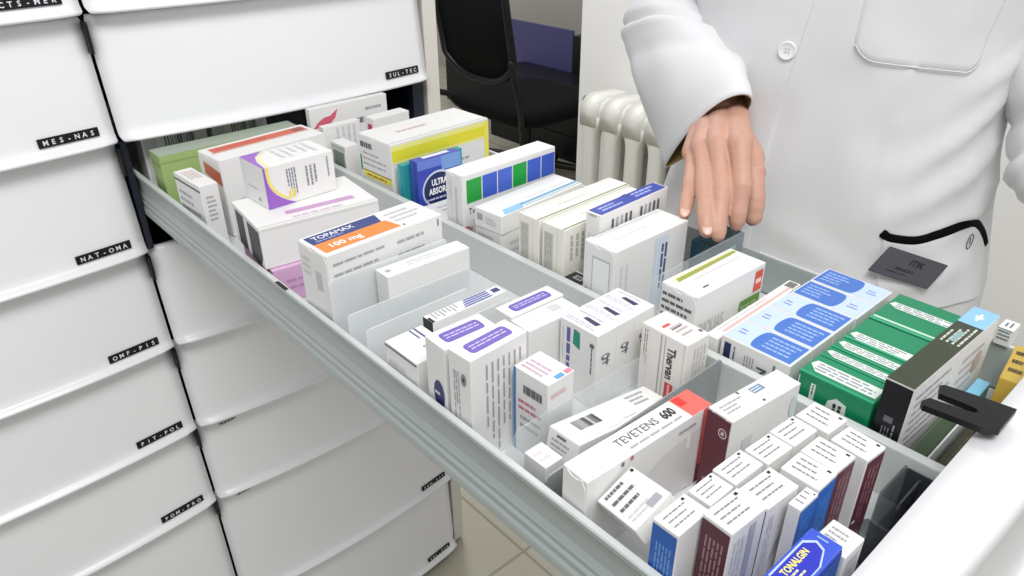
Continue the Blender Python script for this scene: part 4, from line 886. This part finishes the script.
for k, (c, u) in enumerate(zip(cen, us)):
    d = (cen[max(0, k - 1)] - cen[min(len(cen) - 1, k + 1)]).normalized(); v = d.cross(u).normalized(); vs.append(v * (.031, .042, .050, .054, .056, .060)[k])
    us[k] = u
rg = sleeve(cen, us, vs, seed=1.3, amp=.0050, pinch=.72, crease=((.50, .018, -.009), (.455, .03, .003), (.56, .03, .003), (.66, .02, -.009), (.33, .03, -.003)))
inner = [[p + (c - p) * .03 for p in r] for r, c in zip(rg[:14], smoothed(cen, 9)[:14])]
bm = bmesh.new(); loft(bm, inner[3::-1] + rg, cap=False); bmesh.ops.recalc_face_normals(bm, faces=bm.faces); slv = obj('sleeve', bm, COATM, coat, True)
bm = bmesh.new(); loft(bm, [[p + (c - p) * .045 for p in r] for r, c in zip(rg[:14], smoothed(cen, 9)[:14])], cap=False); obj('cuff_lining', bm, mat('mustard_lining', 'a8935a', .8), slv, True)
ASH = Vector((-.012, .011, 0)); cl = [Vector(V(.15, -.01, .13)), Vector((.752, -.822, .03)) + ASH, elL + Vector((.015, .012, .045)) + ASH, elL + Vector((-.005, -.012, -.002)) + ASH, elL.lerp(haL, .4), elL.lerp(haL, .8)]
rg = []
cl[0] = Vector(V(.12, -.012, .125)); ul, vl = [], []
for k, c in enumerate(cl):
    d = (cl[min(5, k + 1)] - cl[max(0, k - 1)]).normalized(); u = d.cross(Vector((-.6, -.6, .3))).normalized(); ul.append(u * (.062, .054, .050, .050, .048, .046)[k]); vl.append(d.cross(u).normalized() * (.062, .054, .050, .050, .048, .045)[k])
bm = bmesh.new(); loft(bm, sleeve(cl, ul, vl, seed=4.1, amp=.006, crease=((.42, .02, -.008), (.52, .02, -.007), (.60, .02, -.006))), cap=False); bmesh.ops.recalc_face_normals(bm, faces=bm.faces); obj('sleeve', bm, COATM, coat, True)
reparent(person, before)
# badge hanging from the pocket, a thing the coat carries
B = [coat_at(27.0, -.2250, .006), coat_at(47.5, -.2440, .007), coat_at(40.5, -.2720, .007), coat_at(20.8, -.2550, .006)]
ux = (B[1] - B[0] + B[2] - B[3]).normalized(); uy = (B[0] - B[3] + B[1] - B[2]); nz = ux.cross(uy).normalized()
if nz.dot(fx) < 0: nz = -nz
bm = bmesh.new(); cpt = sum(B, Vector()) / 4; B2 = [p - nz * (p - cpt).dot(nz) + nz * .004 for p in B]
f0 = [bm.verts.new(p) for p in B2]; f1 = [bm.verts.new(p + nz * .0016) for p in B2]
bm.faces.new(f1[::-1]); bm.faces.new(f0)
for i in range(4): j = (i + 1) % 4; bm.faces.new((f0[i], f0[j], f1[j], f1[i]))
bmesh.ops.recalc_face_normals(bm, faces=bm.faces)
bmesh.ops.bevel(bm, geom=bm.edges[:], offset=.0007, segments=2, affect='EDGES')
bmats = [mat('slate_grey_badge', '54545b', .6, .25), ink('1c1d22')]
def bq(u, v): return B2[3].lerp(B2[2], u).lerp(B2[0].lerp(B2[1], u), v) + nz * .0019
def btext(s, u0, u1, vc, hv):
    vs, fs, wd = text_geo(s, .02); k = (u1 - u0) / wd
    bv = [bm.verts.new(bq(u0 + x * k, vc + (y - .5) * hv)) for x, y in vs]
    for q in fs: bm.faces.new([bv[i] for i in q]).material_index = 1
btext('ITIK', .46, .70, .70, .22); btext('SERVICIO', .32, .62, .38, .10)
for u0, u1 in ((.22, .40), (.42, .55)):
    bm.faces.new([bm.verts.new(bq(a, b)) for a, b in ((u0, .21), (u1, .21), (u1, .235), (u0, .235))]).material_index = 1
badge = obj('name_badge', bm, bmats); tag(badge, 'slate grey name badge on the white coat below the black pocket trim', 'badge')
p, n, u, r = on_coat(61, -.2255, .0045); bm = bmesh.new()
tube(bm, [p + r * .0042 * math.cos(t) + (u + r * .25) * .0085 * math.sin(t) for t in [2 * math.pi * k / 24 for k in range(25)]], .0005, 6, ends=False)
tube(bm, [p - u * .003, p + u * .004], .0005, 6); e = obj('coat_emblem', bm, mat('dark_thread', '3d3f4c', .7), coat, True); e.matrix_parent_inverse = coat.matrix_world.inverted()
